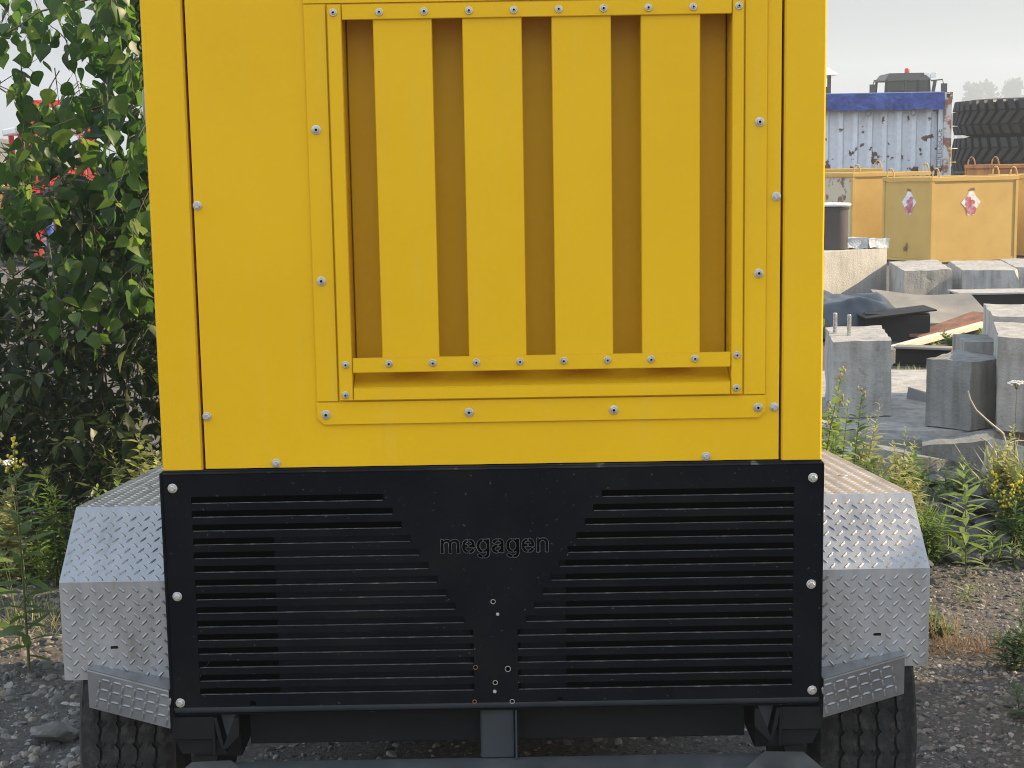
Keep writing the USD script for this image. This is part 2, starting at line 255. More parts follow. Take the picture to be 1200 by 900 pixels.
i, j = np.meshgrid(np.arange(len(gx)-1), np.arange(len(gy)-1), indexing='ij'); a = i*len(gy) + j
obj('ground', (np.stack([GX, GY, GZ], -1).reshape(-1, 3), np.stack([a, a+len(gy), a+len(gy)+1, a+1], -1).reshape(-1, 4)), GROUND, smooth=True, kind='structure', label='grey brown gravel yard ground running back to the containers', cat='ground')
hz = usdkit.material(stage, '/World/Looks/haze_look', {'v': ('principled_volume', {'color': (.84, .92, 1.0), 'density': .0018, 'anisotropy': .2})}, [], volume='v.volume')
obj('haze', bx(-420, 420, -260, 560, -1.3, 34, 0.0001), hz, kind='stuff', label='pale smoky haze thinning out everything far away', cat='haze')

def scatter(name, n, regions, sizes, seed, label, z_off=-.2):
    rng = NR(seed); pi = UsdGeom.PointInstancer.Define(stage, '/World/' + numbered('/World', name)); targets = []
    for k in range(8):
        v, f = rock(rng, 1.0, (rng.uniform(.8, 1.2), rng.uniform(.7, 1.0), rng.uniform(.45, .75)), 1)
        m = usdkit.mesh(stage, f'{pi.GetPath()}/stone_shape_{k:03d}', (v, f), STONES[(0, 2, 1, 0, 3, 2, 0, 1)[k]]); targets.append(m.GetPath())
    pi.CreatePrototypesRel().SetTargets(targets); P = []
    w = np.array([(r[1]-r[0])*(r[3]-r[2]) for r in regions]); w = w/w.sum()
    for r, q in zip(regions, w):
        k = int(n*q); P.append(np.c_[rng.uniform(r[0], r[1], k), rng.uniform(r[2], r[3], k)])
    P = np.vstack(P); s = sizes[0] + (sizes[1]-sizes[0])*rng.random(len(P))**3
    z = ground_h(P[:, 0], P[:, 1]) + s*z_off
    pi.CreatePositionsAttr(Vt.Vec3fArray.FromNumpy(np.c_[P, z].astype(np.float32)))
    pi.CreateScalesAttr(Vt.Vec3fArray.FromNumpy(np.repeat(s[:, None], 3, 1).astype(np.float32)))
    ang = rng.uniform(0, 2*np.pi, len(P)); tl = rng.normal(0, .25, (len(P), 2))
    q = np.c_[tl, np.sin(ang/2), np.cos(ang/2)]; q /= np.linalg.norm(q, axis=1, keepdims=True)
    pi.CreateOrientationsAttr(Vt.QuathArray([Gf.Quath(float(b[3]), float(b[0]), float(b[1]), float(b[2])) for b in q]))
    pi.CreateProtoIndicesAttr(Vt.IntArray.FromNumpy(rng.integers(0, 8, len(P)).astype(np.int32)))
    tag(pi.GetPrim(), label, 'gravel', kind='stuff')
scatter('gravel', 26000, [(.75, 2.6, .3, 3.4), (.9, 3.4, 3.4, 4.4)], (.005, .017), 3, 'fine grey gravel scattered over the ground right of the trailer')
scatter('coarse_gravel', 15000, [(-2.6, -.7, .4, 4.4)], (.005, .026), 4, 'coarse broken stones lying on the ground left of the trailer')
scatter('gravel', 5000, [(-.7, .75, .2, 3.2)], (.006, .02), 5, 'loose gravel in the dark underneath the generator trailer')

# ------------------------------------------------------------------ the generator trailer
G = thing('generator_trailer', 'yellow generator on a trailer with black slotted grille and tread plate fenders', 'generator')
BTOP, BLEN = 1.95, 1.92
def part(name, mesh, mat, smooth=False, parent=None, label=None): return obj(name, mesh, mat, parent or G, smooth, label)
part('enclosure', [bx(-.599, .599, .085, BLEN, .955, BTOP-.006, .004)], YELLOW)
part('roof', bx(-.606, .606, -.004, BLEN+.006, BTOP-.004, BTOP+.02, .004), YELLOW)
for s in (-1, 1):
    x0, x1 = sorted((s*.600, s*.5265)); part('corner_post', bx(x0, x1, -.001, .083, .951, BTOP-.006, .003), YELLOW)
for s in (-1, 1): part('seam_backing', bx(s*.524-.006, s*.524+.006, .022, .028, .952, BTOP-.01), CHASSIS)
hole = sbox(-.262, 1.088, .446, 1.768)
part('rear_panel', extr(sbox(-.5215, .9555, .5215, BTOP-.007).difference(hole), 0, .018), YELLOW, label='yellow sheet steel rear panel around the louvre')
# outer frame of the louvre
FY = -.0035
part('frame_strip', extr(Polygon([(-.315, 1.0745), (-.315, 1.046), (-.303, 1.034), (.485, 1.034), (.497, 1.046), (.497, 1.0745)]), FY, -.0002), YELLOW)
part('frame_strip', bx(-.315, -.2755, FY, -.0002, 1.0755, 1.7775), YELLOW)
part('frame_strip', bx(.4565, .497, FY, -.0002, 1.0755, 1.7775), YELLOW)
part('frame_strip', extr(Polygon([(-.315, 1.7785), (.497, 1.7785), (.497, 1.806), (.485, 1.818), (-.303, 1.818), (-.315, 1.806)]), FY, -.0002), YELLOW)
# cassette
CY = -.0075
part('cassette_side', [bx(-.273, -.2485, CY, -.0045, 1.0775, 1.776), bx(-.252, -.2485, -.0043, .064, 1.0775, 1.776)], YELLOW)
part('cassette_side', [bx(.434, .4545, CY, -.0045, 1.0775, 1.776), bx(.434, .4375, -.0043, .064, 1.0775, 1.776)], YELLOW)
part('louvre_rail', [bx(-.2475, .433, CY, -.0045, 1.749, 1.7755), bx(-.2475, .433, -.0043, .062, 1.7695, 1.7735)], YELLOW)
part('louvre_rail', [bx(-.2475, .433, CY, -.0045, 1.1275, 1.155), bx(-.2475, .433, -.0043, .012, 1.1275, 1.131)], YELLOW)
part('sill', [bx(-.2475, .433, CY, -.0045, 1.0775, 1.100), hull([(x, y, z) for x in (-.2475, .433) for y, z in ((-.0045, 1.0985), (-.0045, 1.1005), (.060, 1.132), (.060, 1.129))])], YELLOW)
part('louvre_back', bx(-.2475, .433, .066, .07, 1.078, 1.774), YELLOW)
for a0, a1 in ((-.194, -.091), (-.038, .066), (.118, .222), (.274, .378)):
    part('slat', [bx(a0, a1, -.0038, -.0008, 1.150, 1.752, .0012), bx(a0, a0+.003, -.0007, .016, 1.150, 1.752), bx(a1-.003, a1, -.0007, .016, 1.150, 1.752)], YELLOW)
# bolts
def bolt_mesh(r=.0075, dome=True):
    washer = lathe([(0, 0), (r, 0), (r, .0008), (r*.9, .0014), (0, .0014)], '-y', 20)
    head = lathe([(0, .0014), (r*.62, .0014), (r*.62, .003), (r*.5, .0046), (r*.30, .0048), (r*.27, .0010), (0, .0010)], '-y', 12) if dome else \
           lathe([(0, .0014), (r*.66, .0014), (r*.66, .0052), (r*.55, .006), (0, .006)], '-y', 6)
    return cat_([washer, head])
DOME, HEX = bolt_mesh(.0068), bolt_mesh(.0082, False)
cassette_b = [(-.262, 1.762)] + [(-.182+.0782*k, 1.7615) for k in range(8)] + [(.445, 1.762), (-.26, 1.143)] + [(-.182+.0786*k, 1.1437) for k in range(8)] + [(.444, 1.149), (-.262, 1.088), (.4435, 1.089)]
for x, z in cassette_b: part('bolt', mv(DOME, (x, CY-.0001, z)), ZINC, 40)
for x, z in [(-.299, 1.561), (-.299, 1.294), (-.299, 1.052), (-.04, 1.052), (.222, 1.052), (.483, 1.052), (.483, 1.562), (.483, 1.295)]: part('bolt', mv(bolt_mesh(.0085), (x, FY-.0001, z)), ZINC, 40)
for x, z in [(-.515, 1.432), (-.515, 1.052), (-.393, .964), (.39, .963), (.513, 1.052), (.514, 1.431)]: part('bolt', mv(HEX, (x, -.0002, z)), ZINC, 40)
# slotted black grille
def text_poly(t, h, bold=True):
    m = meshkit.text_mesh(t, h, .002, bold); tri = np.array(m.triangles); nz = np.array(m.face_normals)[:, 2]
    return unary_union([Polygon(q[:, :2]) for q in tri[nz > .9]])
tp = text_poly('megagen', .037)
b = tp.bounds; k = .198/(b[2]-b[0])
tp = shapely.affinity.scale(tp, k, k*.98, origin=(b[0], 0)); tp = shapely.affinity.translate(tp, -.0975 - b[0], .7915)
bridges = []
for gl in tp.geoms:
    if len(gl.interiors):
        c = gl.bounds; cx = sum(Polygon(r).centroid.x for r in gl.interiors)/len(gl.interiors); bridges.append(sbox(cx-.0011, c[1]-.001, cx+.0011, c[3]+.001))
tp = tp.difference(unary_union(bridges))
slots = []
for k in range(15):
    z = .898 - .02593*k; xi = max(.199 - .01585*k, .0405)
    for s in (-1, 1):
        x0, x1 = sorted((s*.5505, s*xi)); slots.append(sbox(x0, z-.0064, x1, z+.0064).buffer(-.002).buffer(.002, quad_segs=3))
for x, z, r in [(-.453, .510, .006), (.118, .509, .006), (-.003, .698, .0035), (-.038, .573, .0032), (.022, .569, .0045), (-.002, .543, .0035), (-.041, .507, .0028), (.029, .506, .0035)]:
    slots.append(shapely.Point(x, z).buffer(r, quad_segs=4))
GYF = -.004
panel = sbox(-.600, .5045, .600, .9455).difference(unary_union(slots + [tp]))
gm = part('grille', [extr(panel, GYF, GYF+.004)], BLACK)
arc = [(GYF + .013*(1-math.cos(t)), .5043 - .0145*math.sin(t)) for t in np.linspace(0, math.pi/2, 7)]
part('grille_lip', extrx(Polygon(arc + [(y+.0008*0 + .003*math.cos(t), z+.003*math.sin(t)+.001) for (y, z), t in list(zip(arc, np.linspace(0, math.pi/2, 7)))[::-1]]), -.600, .600), GREYPOST, 60, gm)
part('grille_edge', bx(-.6065, -.6005, GYF-.001, .03, .489, .949, .002), BLACK, False, gm); part('grille_edge', bx(.6005, .6045, GYF-.001, .03, .489, .949, .002), BLACK, False, gm)
part('top_lip', [bx(-.600, .600, GYF-.0015, .0, .9462, .9502, .001), bx(-.600, .600, -.0015, .02, .9505, .9535, .0005)], EDGE_WORN, False, None, 'black top lip with chipped paint under the yellow panel')
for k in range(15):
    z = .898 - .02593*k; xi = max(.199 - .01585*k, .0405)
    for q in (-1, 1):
        x0, x1 = sorted((q*.549, q*(xi+.0015))); part('slot_edge', bx(x0, x1, GYF+.0002, GYF+.0038, z-.0068, z-.00545, .0003), SLOT_EDGE, False, gm)  # pale strip paints the sky light caught by each lower slot edge
for x, z in [(-.583, .921), (-.584, .718), (-.588, .514), (.584, .921), (.583, .721), (.587, .518)]: part('bolt', mv(bolt_mesh(.0088, False), (x, GYF-.0001, z)), ZINC, 40)
for x, z, r in [(.005, .674, .0035), (-.003, .526, .004)]: part('rivet', mv(lathe([(0, 0), (r, 0), (r*.8, r*.5), (0, r*.7)], '-y', 10), (x, GYF-.0001, z)), ZINC, 40)
for x, z, r in [(-.003, .698, .0035), (-.038, .573, .0032), (.022, .569, .0045), (-.002, .543, .0035), (-.041, .507, .0028), (.029, .506, .0035)]:
    part('hole_rim', mv(lathe([(r, 0), (r+.0012, 0), (r+.0012, .0006), (r, .0006), (r, 0)], '-y', 14), (x, GYF-.0001, z)), RUST if x < -.03 else ZINC, 40)
part('lettering_rim', extr(tp.boundary.buffer(.00045), GYF-.0003, GYF+.0005), SLOT_EDGE, False, gm, 'pale strips painting the light on the edges of the cut out lettering megagen').SetCustomDataByKey('kind', 'stuff')  # pale outline paints light caught by the cut letter edges
# base box behind the grille, baffles
part('base_skirt', [bx(-.5995, -.5955, .001, BLEN, .49, .9505), bx(.5955, .5995, .001, BLEN, .49, .9505), bx(-.595, .595, BLEN-.005, BLEN, .49, .9505), bx(-.595, .595, .002, BLEN-.006, .487, .491), bx(-.595, .595, .022, BLEN-.006, .9465, .9505)], BLACK)
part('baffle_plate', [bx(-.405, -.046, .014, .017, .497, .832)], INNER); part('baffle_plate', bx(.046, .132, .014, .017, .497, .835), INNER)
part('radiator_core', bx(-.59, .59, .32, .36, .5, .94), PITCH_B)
# running gear below
part('crossmember', [bx(-.47, .47, .05, .11, .411, .484), bx(-.47, .47, .9, .96, .36, .45), bx(-.594, -.5, .12, BLEN, .36, .484), bx(.5, .594, .12, BLEN, .36, .484)], CHASSIS)
for s in (-1, 1):
    f = (lambda m: m) if s > 0 else mirror
    part('rail_end', f(cat_([bx(.530, .606, -.002, .1, .441, .4845), bx(.526, .532, -.004, .1, .41, .484)])), CHASSIS)
    part('rail_foot', f(hull([(x, y, z) for y in (.004, .08) for x, z in ((.523, .4405), (.604, .4405), (.590, .412), (.506, .412))])), CHASSIS)
    part('gusset', f(cat_([hull([(x, y, z) for y in (-.006, .004) for x, z in ((.481, .484), (.489, .484), (.513, .424), (.505, .424), (.481, .450))]), hull([(x, y, z) for y in (-.005, .003) for x, z in ((.522, .484), (.528, .484), (.522, .45), (.510, .424), (.514, .424))])])), CHASSIS)
    part('gusset_web', f(hull([(x, y, z) for y in (.03, .036) for x, z in ((.489, .484), (.522, .484), (.510, .430))])), GREYBAR)
    part('foot_plate', f(hull([(x, y, z) for z in (.392, .3985) for x, y in ((.500, .002), (.572, -.004), (.596, -.098), (.432, -.112))])), FOOT)
part('belly_tank', bx(-.45, .45, 1.15, 1.9, .12, .44, .03), CHASSIS)  # added box that blocks light and view beneath the body
part('bumper_bar', bx(-.50, .50, -.13, .022, .362, .3885, .004), GREYBAR)
part('centre_post', [bx(-.0315, .0335, .012, .06, .389, .4865, .003), bx(.0337, .0375, .002, .06, .389, .4865, .001)], GREYPOST)
part('drawbar', [rot(bx(-.03, .03, BLEN-.1, BLEN+1.25, .38, .45), s*14, at=(s*.42, BLEN-.1, 0)) for s in (0,)] + [rot(mv(bx(-.03, .03, 0, 1.3, .37, .44), (s*.35, BLEN-.05, 0)), s*15, at=(s*.35, BLEN-.05, 0)) for s in (-1, 1)], CHASSIS)
part('jockey_wheel', [mv(lathe([(0, 0), (.025, 0), (.025, .5), (0, .5)], 'z', 14), (0, BLEN+1.0, .12)), mv(lathe([(.02, -.03), (.1, -.03), (.1, .03), (.02, .03), (.02, -.03)], 'x', 20), (0, BLEN+1.0, .1))], CHASSIS, 40)
part('door_handle', tube([(-.6, .15, 1.668), (-.618, .15, 1.664), (-.628, .15, 1.64), (-.629, .15, 1.60), (-.622, .15, 1.57), (-.6, .15, 1.562)], .010, 8), GREYM, True)
part('door_hinge', [bx(-.611, -.6005, .10, .14, 1.44, 1.56, .004)], CHASSIS)
part('lifting_chain', [mv(rot(lathe([(.007, -.002), (.011, -.002), (.011, .002), (.007, .002), (.007, -.002)], 'x', 10), 90*(k % 2), (0, 0, 1)), (-.612, .06, 1.80 - .017*k)) for k in range(6)], CHASSIS, 40)
# tread plate fenders
def lugs(O, U, V, lu, lv, pu=.0132, pv=.0255, m=.008, drop=None, ph=0, turn=45):
    """raised tread bars: columns that lean alternately left and right, every second column half a row down"""
    O, U, V = (np.asarray(t, float) for t in (O, U, V)); N = np.cross(U, V); out = []
    for a in range(int((lu-2*m)/pu)+1):
        for b in range(-1, int((lv-2*m)/pv)+2):
            cu, cv = m + a*pu, m + b*pv + (a % 2)*pv*.5
            if cv < m*.8 or cv > lv - m*.8 or (drop and drop(cu, cv)): continue
            q = math.radians(turn if (a + ph) % 2 else turn + 90); d = U*math.cos(q) + V*math.sin(q); e = np.cross(N, d); c = O + U*cu + V*cv
            L, W, Hh = .0088, .0026, .0019
            P = [c - d*L, c - d*L*.5 - e*W, c + d*L*.5 - e*W, c + d*L, c + d*L*.5 + e*W, c - d*L*.5 + e*W, c - d*L*.55 + N*Hh, c + d*L*.55 + N*Hh]
            F = [(0, 1, 6), (1, 2, 7), (1, 7, 6), (2, 3, 7), (3, 4, 7), (4, 5, 6), (4, 7, 6), (5, 0, 6)]
            F[5:7] = [(4, 5, 6), (4, 6, 7)]
            out.append((np.array(P), np.array(F)))
    return cat_(out)
XI, XO = .600, .8165
for s in (-1, 1):
    f = (lambda m: m) if s > 0 else mirror
    prof = [(.050, .543), (.050, .733), (.190, .846), (1.0, .778), (1.08, .70), (1.08, .55)]
    inner = [(1.077, .55), (1.077, .699), (.999, .775), (.191, .843), (.053, .7315), (.053, .543)]
    slot = sbox(.712, .6025, .727, .6085).buffer(-.0025).buffer(.0025)
    vert = extr(sbox(XI, .543, XO, .733).difference(slot), .050, .053)
    skin = cat_([vert, extrx(Polygon(prof[1:] + inner[:5]), XI, XO)])
    fd = part('fender', f(skin), PLATE, label='%s aluminium tread plate fender with faceted top' % ('right' if s > 0 else 'left'))
    L1 = math.hypot(.14, .113); L2 = math.hypot(.81, .068)
    lg = [lugs((XI, .050, .543), (1, 0, 0), (0, 0, 1), XO-XI, .19, drop=lambda u, v: abs(u-.1195) < .016 and abs(v-.0625) < .013),
          lugs((XI, .050, .733), (1, 0, 0), (0, .14/L1, .113/L1), XO-XI, L1, ph=1),
          lugs((XI, .190, .846), (1, 0, 0), (0, .81/L2, -.068/L2), XO-XI, L2, ph=1)]
    part('tread_pattern', f(cat_(lg)), PLATE, False, fd).SetCustomDataByKey('kind', 'stuff')
    part('fender_bolt', f(mv(lathe([(0, 0), (.011, 0), (.009, .003), (0, .004)], 'z', 12), (.745, .48, .8215))), PLATE, 40, fd)
    # step wing with a raked front plate
    top = [(.7645, .048, .573), (.7645, .020, .573), (.607, -.012, .541), (.607, .048, .541)]
    st = part('fender_step', f(hull([(x, y, z-dz) for x, y, z in top for dz in (0, .003)])), PLATE, label='small angled tread plate step at the %s fender' % ('right' if s > 0 else 'left'))
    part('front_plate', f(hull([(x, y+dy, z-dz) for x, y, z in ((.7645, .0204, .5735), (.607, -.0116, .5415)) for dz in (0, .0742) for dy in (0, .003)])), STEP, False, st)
    Uv = np.array([.7645-.607, .032, .032]); lu = np.linalg.norm(Uv); Uv /= lu; Vv = np.array([0, 0, 1.]); Vv = Vv - Uv*(Vv @ Uv); Vv /= np.linalg.norm(Vv)
    part('tread_pattern', f(lugs(np.array([.607, -.012, .4672]) + Vv*.003, Uv, Vv, lu, .072, pu=.0118, pv=.0195, m=.009, turn=0)), STEP_BAR, False, st).SetCustomDataByKey('kind', 'stuff')
    # wheel
    whl = part('wheel', f(mv(lathe([(0, -.03), (.19, -.03), (.2, -.08), (.215, -.08), (.215, .08), (.2, .08), (.17, .04), (.06, .05), (0, .05)], 'x', 36), (.722, .46, .34))), RIM, 40)
    sh = lathe([(.205, -.085), (.26, -.104), (.315, -.1025), (.334, -.093), (.3345, .093), (.315, .1025), (.26, .104), (.205, .085), (.205, -.085)], 'x', 72)
    ribs, NA = [], 260
    edges = [-.092, -.0565, -.0515, -.0200, -.0150, .0150, .0200, .0515, .0565, .092]
    for q in range(5):
        x0, x1 = edges[2*q], edges[2*q+1]; th = np.arange(NA)*2*np.pi/NA; zig = .0012*np.where((np.arange(NA)//3) % 2, 1, -1); not_ = np.where(np.arange(NA) % 5 == 0, .0055, 0)
        cols = []
        for t, ro in ((0, .333), (0, .343), (.25, .3435), (.5, .3438), (.75, .3435), (1, .343), (1, .333)):
            xx_ = (x0 + not_*(q > 0) + zig*(q > 0)) if t == 0 else (x1 - not_*(q < 4) + zig*(q < 4)) if t == 1 else (x0 + (x1-x0)*t + zig*.5 + 0*not_)
            rr = ro - (.004 if (q in (0, 4) and ((t <= .25 and q == 0) or (t >= .75 and q == 4))) else 0)*np.ones(NA) - np.where((np.arange(NA) % 5 == 0) & (t in (.25, .75)), .003, 0)
            cols.append(np.c_[xx_*np.ones(NA), rr*np.cos(th), rr*np.sin(th)])
        V_ = np.stack(cols, 1).reshape(-1, 3); ii, jj = np.meshgrid(np.arange(NA), np.arange(6), indexing='ij'); A0 = ii*7+jj; A1 = ((ii+1) % NA)*7+jj
        ribs.append((V_, np.stack([A0, A0+1, A1+1, A1], -1).reshape(-1, 4)))
    part('tyre', f(mv(cat_([sh] + ribs), (.722, .46, .345))), RUBBER, 40, whl)
part('axle', mv(lathe([(0, -.62), (.035, -.62), (.035, .62), (0, .62)], 'x', 16), (0, .46, .34)), CHASSIS, 40)
# an identical trailer parked alongside, out of the frame to the right
nb = UsdGeom.Xform.Define(stage, '/World/' + numbered('/World', 'generator_trailer')); nb.AddTranslateOp().Set(Gf.Vec3d(3.62, -.12, 0))
nb.GetPrim().GetReferences().AddInternalReference(G.GetPath()); nb.GetPrim().SetInstanceable(True)
nb.GetPrim().SetCustomDataByKey('label', 'second yellow generator trailer parked alongside, beyond the right edge'); nb.GetPrim().SetCustomDataByKey('category', 'generator')

# ------------------------------------------------------------------ plants
def leaf_shape(kind):
    if kind == 'poplar': out = [(0, 0), (.10, .30), (.26, .46), (.45, .45), (.68, .26), (.88, .08), (1.0, 0)]
    elif kind == 'ovate': out = [(0, 0), (.12, .13), (.32, .23), (.55, .20), (.8, .09), (1, 0)]
    else: out = [(0, 0), (.15, .06), (.4, .10), (.7, .07), (1, 0)]
    return np.array(out)
def leaf_mesh(kind, fold=.25, curl=.25):
    o = leaf_shape(kind); n = len(o)
    mid = np.c_[o[:, 0], 0*o[:, 0], -curl*o[:, 0]**2]; L = np.c_[o[1:-1, 0], o[1:-1, 1], fold*o[1:-1, 1] - curl*o[1:-1, 0]**2]; Rr = L*[1, -1, 1]
    v = np.vstack([mid, L, Rr]); f = []
    for side, base in ((1, n), (0, 2*n-2)):
        e = [0] + [base + q for q in range(n-2)] + [n-1]
        for q in range(n-1):
            for t in ((q, q+1, e[q+1]), (q, e[q+1], e[q])):
                if len(set(t)) == 3: f.append(t if side else t[::-1])
    return v, np.array(f)
LEAF = {k: [leaf_mesh(k, fo, cu) for fo, cu in ((.15, .1), (.35, .3), (.25, .45), (-.1, .2))] for k in ('poplar', 'ovate', 'lance')}
def place_leaf(kind, var, p, d, n, size, wide=1.):
    d = d/np.linalg.norm(d); s = np.cross(n, d); s /= np.linalg.norm(s) + 1e-9; n = np.cross(d, s)
    v, f = LEAF[kind][var % 4]; return p + size*(v[:, :1]*d + wide*v[:, 1:2]*s + v[:, 2:]*n), f
def weed(name, label, base, height, seed, leaf_len=.07, nleaf=26, kind='lance', mat=None, nstem=1, lean=.12, droop=.35, flower=None, group=None, wide=1.0, top=1.0):
    rng = NR(seed); base = np.array([base[0], base[1], float(ground_h(base[0], base[1])) if len(base) < 3 else base[2]])
    t = thing(name, label, 'plant', base, group=group); leaves, stems, fl = [], [], []
    for s in range(nstem):
        a = rng.uniform(0, 2*np.pi); h = height*(1 if s == 0 else rng.uniform(.5, .95)); ln = lean*rng.uniform(.5, 1.5)*h; off = rng.normal(0, .018*(nstem > 1), 2)
        u = np.linspace(0, 1, 8); pts = np.c_[off[0] + ln*np.cos(a)*u**1.6, off[1] + ln*np.sin(a)*u**1.6, h*u - .01]
        stems.append(tube(pts, .0032*(1.15-u)*max(.6, h/.5), 5)); ph = rng.uniform(0, 6)
        for q in range(nleaf):
            w = .08 + .92*(q/nleaf)**.9; p = np.array([np.interp(w, u, pts[:, k]) for k in range(3)]); ph += 2.4 + rng.normal(0, .2)
            sz = leaf_len*(.55 + .45*math.sin(math.pi*min(1, .25+w*.75)))*rng.uniform(.75, 1.2)*(1 if w < .85 else top*.6)
            d = np.array([math.cos(ph), math.sin(ph), rng.uniform(.2, .9) - droop*(1-w) + .5*(w > .85)]); n = np.array([-math.cos(ph)*.4, -math.sin(ph)*.4, 1.]) + rng.normal(0, .25, 3)
            leaves.append(place_leaf(kind, rng.integers(4), p, d, n, sz, wide))
        tip = pts[-1]
        if flower == 'spike':
            for q in range(26):
                w = rng.random(); d = rng.normal(size=3); d[2] = abs(d[2]); p = tip + np.array([rng.normal(0, .013*(1-w)+.004), rng.normal(0, .013*(1-w)+.004), -.075 + .1*w])
                fl.append((trimesh.creation.icosphere(0, .0045).vertices*[1, 1, 1.5] + p, trimesh.creation.icosphere(0).faces))
        if flower == 'umbel':
            for q in range(60):
                r_, a_ = .036*math.sqrt(rng.random()), rng.uniform(0, 6.28); p = tip + np.array([r_*math.cos(a_), r_*math.sin(a_), .012 - 3*r_*r_ + rng.normal(0, .003)])
                fl.append((trimesh.creation.icosphere(0, .0048).vertices*[1, 1, .6] + p, trimesh.creation.icosphere(0).faces))
                if q % 5 == 0: stems.append(tube([tip - [0, 0, .02], p], .0008, 3))
        if flower == 'bud':
            for q in range(4):
                p = tip + np.array([rng.normal(0, .008), rng.normal(0, .008), -.01*q]); fl.append((trimesh.creation.icosphere(1, .004).vertices*[1, 1, 2.2] + p, trimesh.creation.icosphere(1).faces))
    obj('stem', cat_(stems), STEM, t, True)
    if leaves: obj('leaves', cat_(leaves), mat or WEED, t, True, kind='stuff')
    if fl: obj('flower', cat_(fl), {'spike': FL_Y, 'umbel': FL_W, 'bud': FL_P}[flower], t, True, kind='stuff')
    return t
# leafy tree at the left: hanging poplar branches
def woody(name, label, twigs_fn, leaf_kind, mat, trunk_pts, trunk_r, seed, size, nper, window, per_twig=True):
    rng = NR(seed); t = thing(name, label, 'tree' if 'tree' in name else 'shrub', (trunk_pts[0][0], trunk_pts[0][1], 0)); o = np.array([trunk_pts[0][0], trunk_pts[0][1], 0])
    obj('trunk', tube(trunk_pts, trunk_r, 8), TWIG, t, True, rel=o); twigs, leaves = [], []
    for pts, r in twigs_fn(rng):
        pts = np.asarray(pts); twigs.append(tube(pts, np.linspace(r, r*.35, len(pts)), 4)); n = nper if isinstance(nper, int) else rng.integers(*nper); ph = rng.uniform(0, 6)
        for q in range(n):
            w = (.15 + .85*(q + rng.random()*.6)/n)*(len(pts)-1); a = min(int(w), len(pts)-2); p = pts[a] + (pts[a+1]-pts[a])*(w-a); td = pts[a+1]-pts[a]; td /= np.linalg.norm(td)
            ph += 2.6 + rng.normal(0, .4); side = np.cross(td, [0, 0, 1.]); side /= np.linalg.norm(side)+1e-9; upv = np.cross(side, td); out = math.cos(ph)*side + math.sin(ph)*upv
            sz = rng.uniform(*size)
            if leaf_kind == 'poplar':
                pet = p + out*.018 + td*.01 + [0, 0, -.012]; twigs.append(tube([p, pet], .0009, 3)); d = out*.5 + td*.25 + np.array([0, 0, -.75]) + rng.normal(0, .35, 3); nn = rng.normal(size=3) + np.array([0, -.5, .4])
            else:
                pet = p + out*.006; d = out*.8 + td*.35 + np.array([0, 0, -.35]) + rng.normal(0, .22, 3); nn = np.array([0, 0, 1.]) + out*.3 + rng.normal(0, .35, 3)
            leaves.append((pet, place_leaf(leaf_kind, rng.integers(4), pet, d, nn, sz, rng.uniform(.85, 1.12))))
    obj('branches', cat_(twigs), TWIG, t, True, rel=o)
    def score(p):
        q = p - EYE; z = q @ fw; u, v = q @ rt/z, q @ up/z
        return z if (-.335 < u < -.225 and abs(v) < .25) else z + 100
    order = sorted(range(len(leaves)), key=lambda k: score(leaves[k][0]))
    for k in order[:300]: obj('leaf', leaves[k][1], mat, t, True, rel=o)
    if len(order) > 300: obj('foliage', cat_([leaves[k][1] for k in order[300:]]), mat, t, True, kind='stuff', rel=o)
    return t
def poplar_twigs(rng):
    out = []
    big = [[(-.95, 3.35, 2.3), (-1.4, 3.1, 2.5), (-1.9, 2.9, 2.35), (-2.4, 2.8, 2.25)], [(-2.6, 2.9, 2.45), (-2.12, 2.85, 2.03), (-1.86, 2.8, 1.86), (-1.66, 2.8, 1.72)],
           [(-.95, 3.35, 1.7), (-1.2, 3.2, 1.8), (-1.5, 3.05, 1.72), (-1.75, 3.0, 1.55)], [(-.95, 3.35, 2.0), (-1.3, 3.0, 2.15), (-1.6, 2.8, 2.05), (-1.95, 2.7, 1.80)], [(-.95, 3.35, 1.5), (-1.2, 3.4, 1.5), (-1.45, 3.3, 1.4), (-1.6, 3.2, 1.25)]]
    for b_ in big: out.append((np.array(b_), .006))
    for k in range(215):
        x = -1.12 - .54*rng.random()**1.2; z = rng.uniform(1.10, 2.35); y = rng.uniform(2.55, 3.5)
        if z < 1.55 and x < -1.66: continue
        p = np.array([x, y, z]); d = np.array([rng.normal(-.1, .5), rng.normal(0, .5), rng.normal(-.25, .5)]); d /= np.linalg.norm(d); L = rng.uniform(.12, .28)
        out.append((np.array([p + d*L*u + np.array([0, 0, -.12*L*u*u*4]) for u in np.linspace(0, 1, 5)]), .0022))
    for k in range(26):
        x = rng.uniform(-2.2, -1.66); z = rng.uniform(1.5, 2.3); p = np.array([x, rng.uniform(2.6, 3.2), z]); d = np.array([rng.normal(0, .6), rng.normal(0, .4), rng.normal(-.4, .4)]); d /= np.linalg.norm(d)
        out.append((np.array([p + d*.2*u for u in np.linspace(0, 1, 4)]), .0018))
    return out
woody('poplar_tree', 'poplar tree with broad green leaves hanging beside the yellow generator', poplar_twigs, 'poplar', POPLAR, [(-.95, 3.35, 0), (-.97, 3.36, .8), (-.93, 3.33, 1.6), (-.95, 3.35, 2.6), (-.9, 3.4, 3.4)], [.045, .04, .034, .026, .012], 11, (.052, .078), (6, 10), None)
